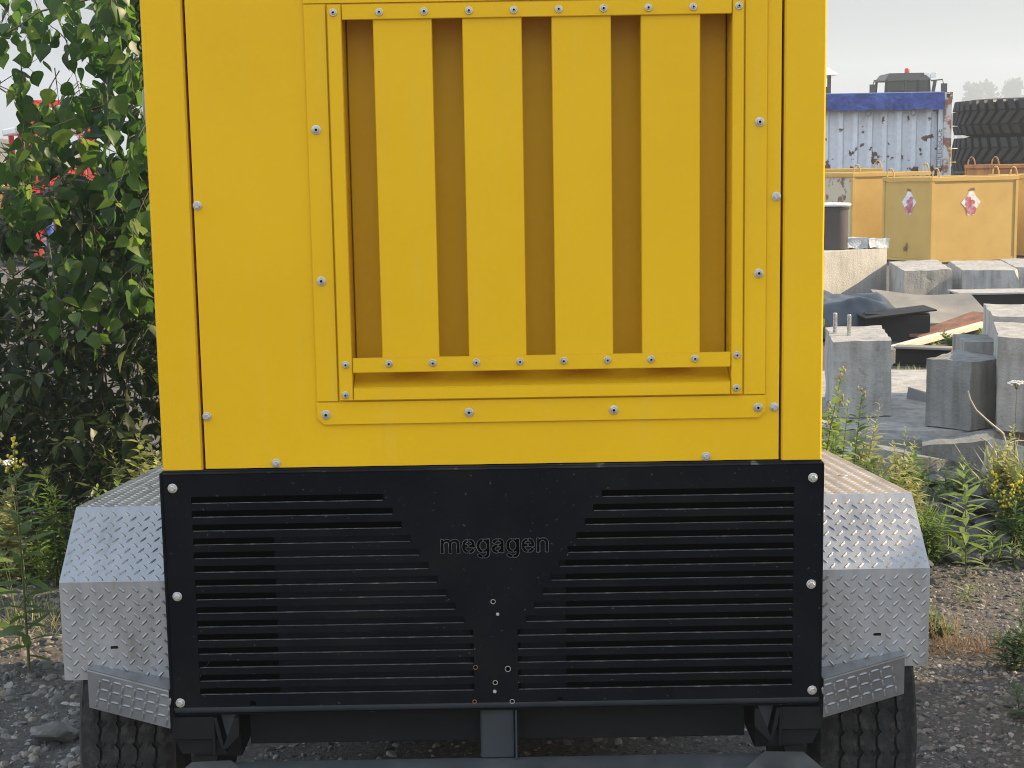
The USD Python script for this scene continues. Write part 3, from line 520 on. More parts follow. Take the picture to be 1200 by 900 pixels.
def shrub_twigs(rng):
    out = []
    for k in range(24):
        bx_, by_ = rng.uniform(-2.4, -.9), rng.uniform(3.3, 4.0); h = rng.uniform(1.0, 1.55); l = rng.normal(0, .15, 2)
        out.append((np.array([(bx_ + l[0]*u, by_ + l[1]*u, h*u) for u in np.linspace(0, 1, 6)]), .006))
    for k in range(1250):
        x, y, z = rng.uniform(-2.55, -.85), rng.uniform(2.9, 4.3), .08 + 1.54*rng.random()**1.25
        if rng.random() < (z - .85)*1.35 - (x > -1.5)*.15: continue
        if y < 3.1 and z < .2: continue
        p = np.array([x, y, z]); d = np.array([rng.normal(0, .6), rng.normal(-.25, .5), rng.uniform(.0, .9)]); d /= np.linalg.norm(d); L = rng.uniform(.15, .3)
        out.append((np.array([p + d*L*u for u in np.linspace(0, 1, 4)]), .0022))
    return out
woody('leafy_shrub', 'dense dark green shrub with pointed leaves left of the trailer', shrub_twigs, 'ovate', DOGWOOD, [(-1.7, 3.6, 0), (-1.68, 3.6, .5), (-1.66, 3.62, 1.0), (-1.7, 3.6, 1.45)], [.02, .016, .012, .006], 12, (.045, .108), (7, 11), None)

# left hand weeds
weed('goldenrod', 'tall goldenrod with yellow flower tip standing in front of the left fender', (-1.43, 1.72), .70, 21, .105, 64, 'lance', WEED, 1, .05, .3, 'spike', wide=1.5)
weed('goldenrod', 'shorter goldenrod with yellow tip cut by the left picture edge', (-1.62, 1.95), .55, 22, .095, 50, 'lance', WEED, 1, .06, .3, 'spike', wide=1.5)
weed('wild_carrot', 'white flat topped wild carrot flower beside the shrub', (-1.66, 2.45), .52, 23, .05, 7, 'lance', WEED, 1, .10, .2, 'umbel')
weed('leafy_weed', 'yellow green leafy weed growing close behind the left fender', (-1.05, 2.35), .62, 24, .075, 50, 'ovate', GRASSY, 4, .12, .3)
weed('leafy_weed', 'sunlit bushy weed under the poplar next to the left fender', (-1.32, 2.75), .62, 25, .07, 50, 'ovate', GRASSY, 4, .14, .3)
weed('leafy_weed', 'small weed at the foot of the shrub by the stones', (-1.72, 2.75), .30, 26, .06, 18, 'ovate', WEED, 3, .2, .3)
weed('leafy_weed', 'spindly dark weed left of the tall goldenrod', (-1.52, 1.9), .38, 27, .05, 14, 'lance', WEED_D, 2, .25, .2)
weed('leafy_weed', 'low grassy weed against the left fender corner', (-1.22, 2.05), .26, 28, .06, 20, 'lance', WEED, 3, .25, .2)
obj('stone', mv(rock(NR(31), .055, (1.15, .8, .62), 2), (-1.19, 1.17, .018)), STONES[0], None, False, 'largest flat stone lying in the shade by the left tyre', 'stone')

# right hand weeds
R_ = [('evening_weed', 'tall budding weed closest to the yellow box on the right', (1.08, 2.5), .80, 41, .075, 60, 'ovate', WEED, 5, .10, .3, 'bud'),
      ('evening_weed', 'bushy light green weed in front of the rod topped block', (1.30, 2.95), .66, 42, .075, 60, 'ovate', WEED, 8, .20, .3, 'bud'),
      ('evening_weed', 'thin tall weed stems between two bushy weeds by the box', (1.20, 2.75), .78, 61, .07, 44, 'ovate', WEED, 4, .12, .3, None),
      ('evening_weed', 'dark leaved weed between the block and the right fender', (1.40, 2.9), .40, 43, .11, 26, 'ovate', WEED_D, 4, .2, .3, None),
      ('evening_weed', 'pale feathery weed rising behind the right fender edge', (1.52, 3.05), .46, 44, .07, 60, 'lance', GRASSY, 7, .16, .2, None),
      ('evening_weed', 'yellow green bush low behind the fender top', (1.22, 2.4), .46, 62, .065, 60, 'ovate', GRASSY, 7, .2, .3, None),
      ('goldenrod', 'bright green goldenrod standing in the dark rubble', (1.66, 2.62), .43, 45, .11, 60, 'lance', WEED, 1, .05, .3, None),
      ('evening_weed', 'dark green rosette weed just left of the dry branch', (1.72, 3.35), .33, 46, .09, 36, 'lance', WEED_D, 2, .1, .3, None),
      ('seedling', 'light green seedling at the rubble foot, left of the pair', (1.80, 2.78), .13, 47, .08, 18, 'lance', WEED, 1, .1, .1, None),
      ('seedling', 'light green seedling at the rubble foot, right of the pair', (1.87, 2.72), .10, 48, .075, 18, 'lance', WEED, 1, .15, .1, None),
      ('seedling', 'low weed on the gravel just right of the right fender', (1.37, 1.98), .10, 49, .06, 18, 'ovate', WEED, 3, .3, .2, None),
      ('seedling', 'tiny sprout alone in the middle of the sunlit gravel', (1.58, 2.33), .08, 50, .06, 12, 'lance', WEED, 1, .2, .1, None),
      ('evening_weed', 'weed with yellow flowers in front of the tilted fragment', (1.95, 3.0), .30, 51, .07, 50, 'lance', WEED, 6, .2, .2, 'spike'),
      ('evening_weed', 'tall feathery grass weed at the right picture edge', (2.15, 3.1), .58, 52, .07, 70, 'lance', GRASSY, 7, .12, .2, None),
      ('evening_weed', 'thick green weed low at the right picture edge', (2.05, 2.95), .34, 53, .075, 60, 'ovate', WEED, 7, .2, .2, None),
      ('evening_weed', 'shaded weed at the lower right picture edge', (1.52, 1.62), .22, 54, .06, 40, 'lance', WEED_D, 5, .25, .2, None),
      ('evening_weed', 'small weed in the trailer shadow, bottom right corner', (1.42, 1.2), .14, 55, .055, 26, 'lance', WEED_D, 4, .3, .2, None),
      ('wild_carrot', 'white umbel standing before the large block, left of two', (2.08, 3.4), .58, 56, .04, 5, 'lance', WEED, 1, .04, .2, 'umbel'),
      ('wild_carrot', 'white umbel standing before the large block, right of two', (2.17, 3.45), .64, 57, .04, 5, 'lance', WEED, 1, .06, .2, 'umbel'),
      ('evening_weed', 'weed hugging the back corner of the right fender', (1.12, 2.0), .40, 58, .065, 50, 'ovate', WEED, 5, .14, .3, None),
      ('evening_weed', 'weed in the gap between rubble and right fender', (1.58, 2.8), .24, 59, .06, 50, 'lance', WEED, 6, .2, .2, None),
      ('evening_weed', 'leafy weed among the rubble below the tilted fragment', (1.9, 2.85), .22, 60, .065, 44, 'lance', WEED_D, 4, .2, .2, None)]
for a in R_: weed(*a[:12], flower=a[12] if len(a) > 12 else None)
obj('vine_leaves', cat_([place_leaf('poplar', k, np.array([.70 + .03*math.sin(k*2.1) + .02*(k % 2), 2.12 + .02*k, 1.02 + .035*k]), np.array([.3*math.cos(k), -.1, -.9]), np.array([.6, -.8, .1*k-.2]), .075) for k in range(5)]) if False else
    cat_([place_leaf('poplar', k, np.array(p), np.array([.25*math.cos(k*2), -.1, -1]), np.array([.5, -.8, .2]), .07) for k, p in enumerate([(.99, 2.2, 1.13), (1.01, 2.22, 1.07), (1.0, 2.18, 1.0), (1.03, 2.2, .99), (1.0, 2.22, .93)])] + [tube([(.97, 2.22, .0), (.96, 2.25, .6), (.98, 2.2, 1.14)], .003, 5)]),
    WEED, None, True, 'yellow green leaf sprig poking out past the right box edge', 'plant')
# far grass tufts between the blocks and dead grass on the gravel
def tuft(name, label, cx, cy, rx, ry, n, h, mat, seed, z0=0., kind='stuff', cat='grass', wide=.3):
    rng = NR(seed); ms = []
    for k in range(n):
        a, r_ = rng.uniform(0, 6.28), math.sqrt(rng.random()); p = np.array([cx + rx*r_*math.cos(a), cy + ry*r_*math.sin(a), z0]); d = np.array([rng.normal(0, .45), rng.normal(0, .45), 1.])
        ms.append(place_leaf('lance', rng.integers(4), p, d, rng.normal(size=3), h*rng.uniform(.5, 1.15), wide))
    obj(name, cat_(ms), mat, None, True, label, cat, kind=kind)
tuft('dead_grass', 'brown withered grass lying on the gravel right of the fender', 1.45, 1.78, .24, .08, 520, .045, DEAD, 71, wide=.35)
tuft('dead_grass', 'thin withered stalks by the gravel weed', 1.38, 1.93, .06, .05, 60, .08, DEAD, 72)
tuft('grass_tuft', 'dry yellow grass behind the rod topped block', 2.55, 6.6, .32, .5, 700, .17, GRASSY, 73)
weed('yard_weed', 'pale bushy weed under the middle of the cream board', (3.42, 8.95), .17, 130, .07, 26, 'ovate', WEED, 6, .5, .3)
weed('yard_weed', 'green weed under the right end of the cream board', (3.72, 9.1), .18, 131, .07, 26, 'ovate', WEED, 6, .5, .3)
weed('yard_weed', 'low weed touching the steel beam end', (3.22, 8.6), .13, 132, .06, 26, 'ovate', GRASSY, 6, .5, .3)
weed('evening_weed', 'bushy weed whose top reaches the rods of the block', (1.16, 2.85), .70, 135, .07, 60, 'ovate', WEED, 7, .2, .3)
weed('evening_weed', 'broad pale weed low behind the fender, under the block', (1.45, 3.35), .42, 136, .075, 60, 'ovate', GRASSY, 8, .3, .3)
for a in (('evening_weed', 'pale yellow green weed left of the goldenrod in the rubble', (1.57, 3.1), .40, 140, .07, 60, 'ovate', GRASSY, 6, .2),
          ('evening_weed', 'green weed straight below the dark stained block', (1.86, 3.45), .30, 141, .07, 50, 'lance', WEED, 6, .25),
          ('evening_weed', 'sunlit weed below the largest block, left of the grass', (2.0, 3.3), .42, 142, .065, 60, 'ovate', GRASSY, 6, .2),
          ('evening_weed', 'tall leafy weed partly cut by the right picture edge', (2.22, 3.2), .60, 143, .07, 60, 'ovate', WEED, 6, .15),
          ('evening_weed', 'weed under the concrete lump at the left of the rubble', (1.70, 3.55), .32, 144, .07, 50, 'ovate', WEED, 6, .25),
          ('evening_weed', 'small weed at the right end of the rubble foot', (2.0, 2.72), .18, 145, .06, 40, 'lance', WEED, 4, .3),
          ('leafy_weed', 'pale weed filling the corner between left fender and shrub', (-1.18, 2.45), .56, 146, .075, 60, 'ovate', GRASSY, 7, .2),
          ('leafy_weed', 'bright weed just left of the left fender top corner', (-1.36, 2.55), .50, 147, .07, 60, 'ovate', WEED, 7, .25),
          ('leafy_weed', 'sunlit leafy weed behind the tall goldenrod', (-1.62, 2.7), .46, 148, .075, 60, 'lance', WEED, 6, .2),
          ('leafy_weed', 'low yellowing weed at the left picture edge', (-1.85, 2.75), .40, 149, .075, 60, 'ovate', GRASSY, 6, .25),
          ('leafy_weed', 'small dry weed on the stones left of the fender', (-1.3, 2.15), .17, 150, .06, 36, 'lance', GRASSY, 4, .3)):
    weed(*a)
weed('evening_weed', 'dense weed filling the corner behind the right fender', (1.32, 2.55), .40, 133, .075, 60, 'ovate', WEED, 8, .25, .3)
weed('evening_weed', 'slender pale weed beside the rod topped block', (1.42, 3.3), .52, 134, .07, 50, 'lance', GRASSY, 5, .15, .3)
tuft('dead_grass', 'dry pale grass on the sunlit stones left of the fender', -1.42, 2.25, .28, .22, 260, .09, GRASSY, 79, wide=.2)
tuft('grass_tuft', 'short sunlit grass at the foot of the shrub', -1.55, 2.95, .55, .25, 700, .12, WEED, 75)
tuft('grass_tuft', 'low grass along the front of the rubble at right', 1.85, 3.05, .45, .3, 500, .10, WEED, 76)
tuft('grass_tuft', 'pale grass heads at the right picture edge', 2.2, 3.25, .15, .25, 420, .36, GRASSY, 77, wide=.22)
tuft('grass_tuft', 'green grass band behind the right fender', 1.35, 3.1, .35, .3, 600, .20, WEED, 78, wide=.25)

# ------------------------------------------------------------------ concrete yard right
rng = NR(81)
obj('concrete_slab', rough_block([(.9, 4.52), (2.9, 4.22), (3.1, 6.4), (1.2, 6.5)], .0, .22, NR(1), .010, .09), CONC, None, 35, 'low grey concrete slab that the blocks stand on', 'slab')
b8 = thing('concrete_block', 'upright concrete block with two steel rods in its top', 'concrete block', (1.78, 4.75, .22))
obj('block', rough_block([(1.62, 4.74), (1.915, 4.76), (2.02, 5.42), (1.72, 5.42)], .221, .60, NR(2), .010, .035), CONC, b8, 35, rel=(1.78, 4.75, .22))
for x, y in ((1.705, 5.1), (1.755, 5.0)): obj('rod', mv(lathe([(0, 0), (.011, 0), (.011, .105), (.009, .11), (0, .11)], 'z', 10), (x-1.78, y-4.75, .375)), ZINC, b8, 40)
obj('concrete_block', rough_block([(2.005, 4.47), (2.17, 4.305), (2.43, 4.47), (2.24, 4.78)], .222, .545, NR(3), .010, .035), CONC_D, None, 35, 'dark stained upright block left of the largest block', 'concrete block')
obj('concrete_block', rough_block([(2.285, 4.29), (2.62, 4.10), (2.85, 4.75), (2.46, 4.92)], .223, .665, NR(4), .011, .035, cut=[((-.2, -.55, .81), -2.085+.0)] if False else ()), CONC, None, 35, 'largest pale grey block cut by the right picture edge', 'concrete block')
obj('concrete_block', rough_block([(2.47, 4.95), (2.9, 4.80), (3.1, 5.5), (2.62, 5.6)], .222, .69, NR(5), .010, .04), CONC, None, 35, 'sloping topped block behind the largest block', 'concrete block')
obj('concrete_block', rough_block([(2.30, 4.86), (2.46, 4.82), (2.5, 5.15), (2.34, 5.2)], .222, .575, NR(12), .006, .05), CONC_D, None, 35, 'dark slab piece wedged behind the dark stained block', 'concrete block')
fr = [((1.80, 3.92, .06), (.20, .14, .14), 20, 'broken concrete lump lying at the left of the rubble'), ((2.03, 3.98, .07), (.16, .12, .18), -8, 'upright broken concrete piece behind the dry branch'),
      ((2.30, 3.75, .08), (.24, .15, .15), 25, 'tilted flat sided concrete fragment right of the dry branch'), ((1.55, 4.1, .05), (.22, .15, .12), -15, 'half hidden concrete fragment behind the tall weeds'), ((1.98, 4.22, .16), (.34, .08, .05), -8, 'long rough broken edge piece against the slab')]
for k, (p, s, r_, lab) in enumerate(fr):
    P = np.array([(-1, -1), (1, -.85), (.9, 1), (-.85, .9)])*[s[0], s[1]]
    m = rough_block(P, -s[2], s[2], NR(90+k), .014, .035); m = rot(rot(m, (12, -6, 16, 8, 3)[k], (0, 1, 0)), r_)
    obj('concrete_fragment', mv(m, p), (CONC_D, CONC_D, CONC, CONC, CONC_D)[k], None, 30, lab, 'concrete fragment')
rk = NR(95); pile = []
for k in range(420):
    x, y = rk.uniform(1.45, 2.6), rk.uniform(2.72, 3.85); hgt = .14*min(1, max(0, (y-2.72)/.5))*min(1, max(0, (x-1.45)/.3))
    pile.append(mv(rot(rock(rk, rk.uniform(.018, .055), (1.1, .9, .7), 1), rk.uniform(0, 360)), (x, y, hgt*rk.uniform(.3, 1.0) + .008)))
obj('rubble', cat_(pile), DARKROCK, None, False, 'heap of dark broken rock below the concrete slab', 'rubble', kind='stuff')
hp = grid(lambda u, v: np.stack([1.4 + 1.3*u, 2.7 + 1.35*v, .13*np.minimum(1, v*2.4)*np.minimum(1, u*4) + .03*(meshkit.fbm(np.stack([u*9, v*9, 0*u], -1), 3, 4)-.5) - .012], -1), 40, 40)
obj('rubble_bed', hp, DARKROCK, None, True, 'dark gritty earth bank under the broken rock', 'ground', kind='stuff')
# dry branch
br = thing('dry_branch', 'bleached forked dry branch leaning out of the rubble', 'branch', (2.0, 3.45, 0))
def pxpath(p): return [np.array(q) - [2.0, 3.45, 0] for q in p]
main = [(1.90, 3.42, .02), (1.955, 3.42, .12), (1.985, 3.42, .19), (2.04, 3.45, .255), (2.075, 3.48, .31), (2.065, 3.5, .355), (2.01, 3.5, .40), (1.95, 3.5, .455), (1.925, 3.5, .50), (1.915, 3.5, .535)]
obj('limb', tube(pxpath(main), np.linspace(.0085, .003, len(main)), 7), DEADWOOD, br, True)
for q in ([(1.955, 3.42, .155), (1.925, 3.44, .20), (1.90, 3.45, .25), (1.865, 3.45, .30), (1.85, 3.45, .325)], [(2.03, 3.45, .25), (2.02, 3.46, .29), (1.99, 3.47, .33), (1.96, 3.47, .345)], [(2.08, 3.48, .315), (2.13, 3.5, .325), (2.2, 3.52, .315)]):
    obj('twig', tube(pxpath(q), np.linspace(.0045, .0018, len(q)), 6), DEADWOOD, br, True)
# scrap on the ground farther back
obj('scrap_fin', hull([(2.13, 5.3, .222), (2.14, 5.3, .285), (2.30, 5.05, .223), (2.30, 5.07, .25), (2.15, 5.32, .27)]), GREYM, None, False, 'thin grey steel fin leaning on the dark block', 'scrap metal')
bm = thing('steel_beam', 'short black steel beam lying in the dry grass', 'steel beam', (3.0, 8.2, 0), -24)
obj('flange', bx(-.2, .2, -.07, .07, .125, .14), MAT_G, bm); obj('flange', bx(-.2, .2, -.07, .07, .0, .015), DARK, bm); obj('web', bx(-.195, .195, -.008, .008, .0155, .1245), DARK, bm)
obj('end_plate', bx(.2005, .206, -.07, .07, 0, .14), RUST, bm)
pk = [((3.28, 9.30, .045), (3.92, 9.75, .17), .05, .03, RUST, 'rusty_rail', 'rust brown steel rail leaning across the scrap heap'), ((3.0, 9.05, .02), (3.86, 9.62, .135), .04, .022, CREAM, 'cream_board', 'cream painted board under the rusty rail'),
      ((3.30, 9.48, .06), (3.95, 9.95, .19), .09, .012, RUST, 'rusty_plate', 'flat rusty plate behind the rail')]
for p, q, w, h, mt, nm, lab in pk:
    p, q = np.array(p), np.array(q); L = np.linalg.norm(q-p); d = (q-p)/L
    m = bx(0, L, -w, w, -h, h, .003); s = np.cross([0, 0, 1], d); s /= np.linalg.norm(s); n = np.cross(d, s)
    obj(nm, (p + m[0][:, :1]*d + m[0][:, 1:2]*s + m[0][:, 2:]*n, m[1]), mt, None, False, lab, 'scrap metal' if mt is RUST else 'board')
obj('scrap_steel', hull([(x, y, z) for x, y in ((3.25, 9.75), (3.95, 9.95), (3.95, 10.1), (3.25, 10.05)) for z in (.0, .10)]), DARK, None, False, 'dark block painting the shade beneath the rusty rail', 'scrap metal')  # dark box added as the shade under rail and board
obj('dark_crate', cat_([hull([(x, y, z) for x, y in ((2.93, 9.72), (3.40, 9.50), (3.46, 9.75), (3.0, 10.0)) for z in (.01, .225)]), rot(bx(2.90, 3.47, 9.55, 9.95, .228, .24), -6, (0, 1, 0), (3.2, 9.7, .23))]), DARK, None, False, 'black open steel crate between the navy sheet and the rail', 'crate')
def navy(u, v):
    x, y = 2.3 + 1.15*u, 9.75 + 1.1*v; e = np.minimum(np.minimum(u, 1-u)*5, np.minimum(v, 1-v)*4).clip(0, 1)
    f_ = meshkit.fbm(np.stack([u*5, v*3 + u*2, 0*u], -1), 3, 3)
    return np.stack([x + .03*(f_-.5), y, .02 + e**.6*(.22 + .10*v) + .16*(f_-.5)*e], -1)
obj('navy_sheet', grid(navy, 50, 40), TARP_D, None, True, 'dark navy plastic sheet draped over scrap by the wall', 'tarpaulin')
def rmat(u, v): return np.stack([3.32 + .93*u + .12*v*(1-u)*0, 10.15 + 1.05*v + .1*u, .02 + .26*v + .02*np.sin(u*5 + v*2) - .05*u*v], -1)
gmv, gmf = grid(rmat, 14, 12); obj('rubber_mat', cat_([(gmv, gmf), (gmv - [0, 0, .012], gmf[:, ::-1])]), MAT_G, None, True, 'grey worn rubber mat leaning against the scrap heap', 'mat')
bt = thing('black_trough', 'long black trough with a pale rim behind the rubber mat', 'trough', (4.6, 11.6, 0))
obj('body', hull([(x, y, z) for x in (-.33, .55) for y in (0, .4) for z in (.005, .195)]), DARK, bt); obj('rim', bx(-.35, .57, -.02, .42, .196, .212), CONC, bt)
# wall and blocks
W = np.array([(3.2, 14.0), (4.22, 14.28), (4.14, 14.62), (3.1, 14.35)])
obj('concrete_wall', rough_block([tuple(p) for p in np.array([(2.6, 13.12), (4.22, 14.28), (4.08, 14.50), (2.45, 13.35)])], 0, .485, NR(7), .006, .09), CONC_L, None, 35, 'long pale concrete barrier with objects on top', 'barrier')
for k, (P, lab, cut) in enumerate((([(4.05, 12.85), (4.58, 13.0), (4.82, 14.45), (4.25, 14.3)], 'squat grey block with a chipped top right of the barrier', [((.45, -.6, .66), -5.36), ((.9, -.2, .35), 1.68)]),
                          ([(4.68, 13.0), (5.22, 12.85), (5.5, 14.35), (4.95, 14.45)], 'squat grey block in the middle of the row', [((.8, -.4, .45), -.86)]), ([(5.36, 13.4), (5.95, 13.2), (6.3, 14.6), (5.62, 14.75)], 'squat grey block cut by the right picture edge', []))):
    obj('concrete_block', rough_block(P, -.02, .335 - .01*k, NR(100+k), .014, .06, cut), CONC, None, 30, lab, 'concrete block')
ba = thing('barrel', 'dark brown barrel with white lid standing on the concrete barrier', 'barrel', (3.60, 14.22, .487))
obj('body', lathe([(0, 0), (.17, 0), (.165, .42), (.18, .44), (.18, .46), (0, .47)], 'z', 28), BARREL, ba, 40)
obj('lid', mv(lathe([(0, 0), (.19, 0), (.2, .015), (.19, .03), (0, .04)], 'z', 28), (0, 0, .473)), WHITE, ba, 40)
for k, (x, y, s, r_, lab, mt) in enumerate(((3.86, 14.26, (.13, .09, .06), 10, 'crumpled shiny plastic bundle beside the barrel', WRAP), (4.10, 14.32, (.14, .08, .05), 25, 'plastic wrapped slab at the end of the barrier', WRAP))):
    m = rough_block([(-s[0], -s[1]), (s[0], -s[1]*.8), (s[0]*.9, s[1]), (-s[0]*.9, s[1]*.9)], 0, 2*s[2], NR(110+k), .02, .04); obj('wrapped_bundle', mv(rot(m, r_), (x, y, .488)), mt, None, 30, lab, 'bundle')
# yellow bins
def steel_bin(label, corner, ang, wr, wl, h, mr, ml, seed, stickers=()):
    t = thing('steel_bin', label, 'bin', (corner[0], corner[1], 0), ang, group=None)
    obj('side_panel', bx(.04, wr-.04, .012, .03, .06, h-.07), mr, t); obj('side_panel', bx(.012, .03, .04, wl-.04, .06, h-.07), ml, t)
    obj('side_panel', bx(.04, wr-.04, wl-.03, wl-.012, .06, h-.07), mr, t); obj('side_panel', bx(wr-.03, wr-.012, .04, wl-.04, .06, h-.07), mr, t)
    for x in (0, wr-.05):
        for y in (0, wl-.05): obj('corner_post', bx(x, x+.05, y, y+.05, 0, h-.06, .004), ml if x == 0 and y > 0 else mr, t)
    obj('top_rail', [bx(-.005, wr+.005, -.006, .055, h-.058, h, .004), bx(-.005, wr+.005, wl-.055, wl+.006, h-.058, h, .004), bx(-.005, .05, .056, wl-.056, h-.058, h, .004), bx(wr-.05, wr+.005, .056, wl-.056, h-.058, h, .004)], mr, t)
    obj('bottom_rail', [bx(.051, wr-.051, .005, .05, .02, .058), bx(.005, .05, .051, wl-.051, .02, .058)], mr, t)
    obj('floor', bx(.03, wr-.03, .03, wl-.03, .06, .08), mr, t)
    for x, y in ((.06, .03), (wr-.1, .03), (.03, wl-.1)):
        a = np.linspace(0, np.pi, 9); obj('lifting_loop', tube(np.c_[x + .06*np.cos(a)+.03, 0*a + y, h - .01 + .13*np.sin(a)], .011, 6), mr, t, True)
    for face, x, z, q in stickers:
        k = q if face == 'r' else q*.95
        dia = Polygon([(x-k, z), (x-k*.45, z-k*.5), (x-k*.3, z-k*1.05), (x+k*.35, z-k*1.0), (x+k*.6, z-k*.45), (x+k, z+k*.05), (x+k*.55, z+k*.45), (x+k*.2, z+k*.95), (x-k*.2, z+k*.9), (x-k*.5, z+k*.5)])
        ink = unary_union([shapely.affinity.scale(shapely.Point(x + k*a, z + k*b).buffer(k*r, quad_segs=3), w, 1) for a, b, r, w in ((-.1, -.5, .42, 1.1), (-.22, -.05, .30, 1.2), (.12, -.62, .36, 1.4), (-.30, .32, .20, 1.5), (.1, .05, .2, 1.6))]).intersection(dia)
        smear = Polygon([(x-k*.35, z+k*.95), (x+k*.05, z+k*1.02), (x+k*.4, z+k*1.0), (x+k*.3, z+k*1.22), (x-k*.1, z+k*1.15)])
        side = (lambda m: (m[0][:, [1, 0, 2]], m[1][:, ::-1])) if face == 'l' else (lambda m: m)
        lb = obj('label', side(extr(dia, .008, .0115)), LABEL_W, t, label='torn white and pink diamond label')
        obj('print', side(extr(ink, .0055, .0078)), LABEL_P, lb, kind='stuff'); obj('rust_smear', side(extr(smear, .009, .0115)), RUST, lb)
    return t
steel_bin('yellow steel bin with white diamond label facing right', (5.84, 18.45), 23, 1.5, 1.1, 1.19, BIN, BIN, 1, [('r', .68, .83, .17), ('l', .5, .84, .17)])
steel_bin('yellow steel bin with rusty white left side behind the barrel', (5.10, 20.0), 23, 1.4, 1.15, 1.25, BIN, BIN_R, 2)
steel_bin('yellow steel bin cut by the right picture edge', (7.64, 19.4), 23, 1.4, 1.1, 1.19, BIN, BIN, 3)
steel_bin('low yellow bin behind the rusty white one', (4.2, 21.4), 8, 1.75, 1.1, 1.30, BIN, BIN, 4)
steel_bin('rusty orange steel bin below the giant tyres', (7.4, 20.9), 12, 1.9, .8, 1.33, BIN_O, BIN_O, 5)
# container
ct = thing('freight_container', 'rust spotted white freight container with corrugated side', 'container', (1.95, 26.0, 0))
CL, CH = 6.3, 2.63
xs, ys = [], []; x = .12
while x < CL - .3:
    for dx, d in ((0, .055), (.05, 0), (.125, 0), (.165, .055), (.264, .055)): xs.append(x+dx); ys.append(d)
    x += .27
xs, ys = np.array(xs), np.array(ys); keep = np.r_[True, np.diff(xs) > 1e-6]; xs, ys = xs[keep], ys[keep]
n = len(xs); V_ = np.vstack([np.c_[xs, ys + .03, 0*xs + .16], np.c_[xs, ys + .03, 0*xs + CH - .1]]); F_ = np.array([(k, k+1, n+k+1, n+k) for k in range(n-1)])
obj('corrugated_side', (V_, F_), CONT, ct)
obj('end_strip', bx(xs[-1]+.001, CL-.151, .028, .04, .16, CH-.1), CONT, ct)
for x in (0, CL-.15): obj('corner_post', bx(x, x+.15, 0, .16, .16, CH-.14, .006), POST, ct, label='rust stained corner post')
for x in (-.005, CL-.155):
    cc = manifold3d.Manifold.cube((.16, .178, .14)) - manifold3d.Manifold.cube((.07, .2, .07)).translate((.045, -.1, .035)); mm = cc.to_mesh()
    obj('corner_casting', mv((np.array(mm.vert_properties[:, :3]), np.array(mm.tri_verts)), (x, -.005, CH-.138)), POST, ct)
obj('top_rail', bx(.151, CL-.156, .0, .06, CH-.1, CH-.02), CONT, ct); obj('bottom_rail', bx(.151, CL-.151, 0, .06, .02, .16), POST, ct)
obj('shell', bx(.02, CL-.02, .13, 2.4, .03, CH-.12), CONT, ct)
tt = text_poly('CDEEUSCCE', .085, False); tm = extr(shapely.affinity.translate(shapely.affinity.rotate(tt, 90, origin=(0, 0)), CL-.175, 1.26), .0235, .0275)
obj('lettering', tm, INK, ct)
for x in np.arange(.6, CL, .83): 
    a = np.linspace(0, 2*np.pi, 12); obj('lashing_ring', tube(np.c_[x + .05*np.cos(a), 0*a - .03, CH - .36 + .05*np.sin(a)], .013, 5), GREYM, ct, True)
def tarp(u, v):
    x = 1.95 + (CL-.17)*u; s = v*1.1; top = s < .75
    y = np.where(top, 26.55 - .62*s/.75, 25.935 - .035*(np.sin(u*37 + 3*s) + np.sin(u*61 - 4*s))*(s-.75)/.35*.6 - .03); z = np.where(top, CH + .035 - .03*s/.75, CH + .005 - (s-.75)*.86 - .018*np.abs(np.sin(u*CL*math.pi/.83))*(s > 1.0))
    return np.stack([x, y, z], -1)
obj('blue_tarp', grid(tarp, 140, 14), TARP_B, None, 50, 'blue tarpaulin stretched over the container roof edge', 'tarpaulin')
# giant tyres
def giant_tyre(z, lab, ph):
    t = thing('giant_tyre', lab, 'tyre', (8.84, 23.4, z), ph)
    obj('casing', lathe([(.62, .03), (1.0, .0), (1.17, .05), (1.18, .14), (1.18, .46), (1.17, .55), (1.0, .60), (.62, .57), (.62, .03)], 'z', 64), RUBBER2, t, 40)
    L, NL = [], 46
    for k in range(NL):
        th = 2*np.pi*k/NL
        for (z0, z1, s0, s1) in ((.03, .17, .0, -.3), (.19, .40, -.4, .55), (.42, .575, .45, .15)):
            P = []
            for zz_, sh_ in ((z0, s0), (z1, s1)):
                for e in (-.35, .35):
                    for r_ in (1.15, 1.275 - (.03 if (zz_ < .1 or zz_ > .5) else 0)):
                        q = th + (sh_ + e*(1 if r_ < 1.2 else .86))*2*np.pi/NL; P.append((r_*math.cos(q), r_*math.sin(q), zz_))
            L.append(hull(P))
    obj('tread', cat_(L), RUBBER2, t)
for k, (z, lab) in enumerate(((1.79, 'uppermost giant chevron tyre lying flat on the stack'), (1.185, 'second giant tyre from the top of the stack'), (.59, 'third giant tyre, mostly hidden behind the bins'), (.0, 'lowest giant tyre of the stack, hidden behind the bins'))): giant_tyre(z, lab, 3*k)
obj('stone_slab', bx(7.75, 9.5, 22.8, 24.0, 2.39, 2.43), GREYM, None, False, 'grey board lying on top of the giant tyre stack', 'board') if False else None
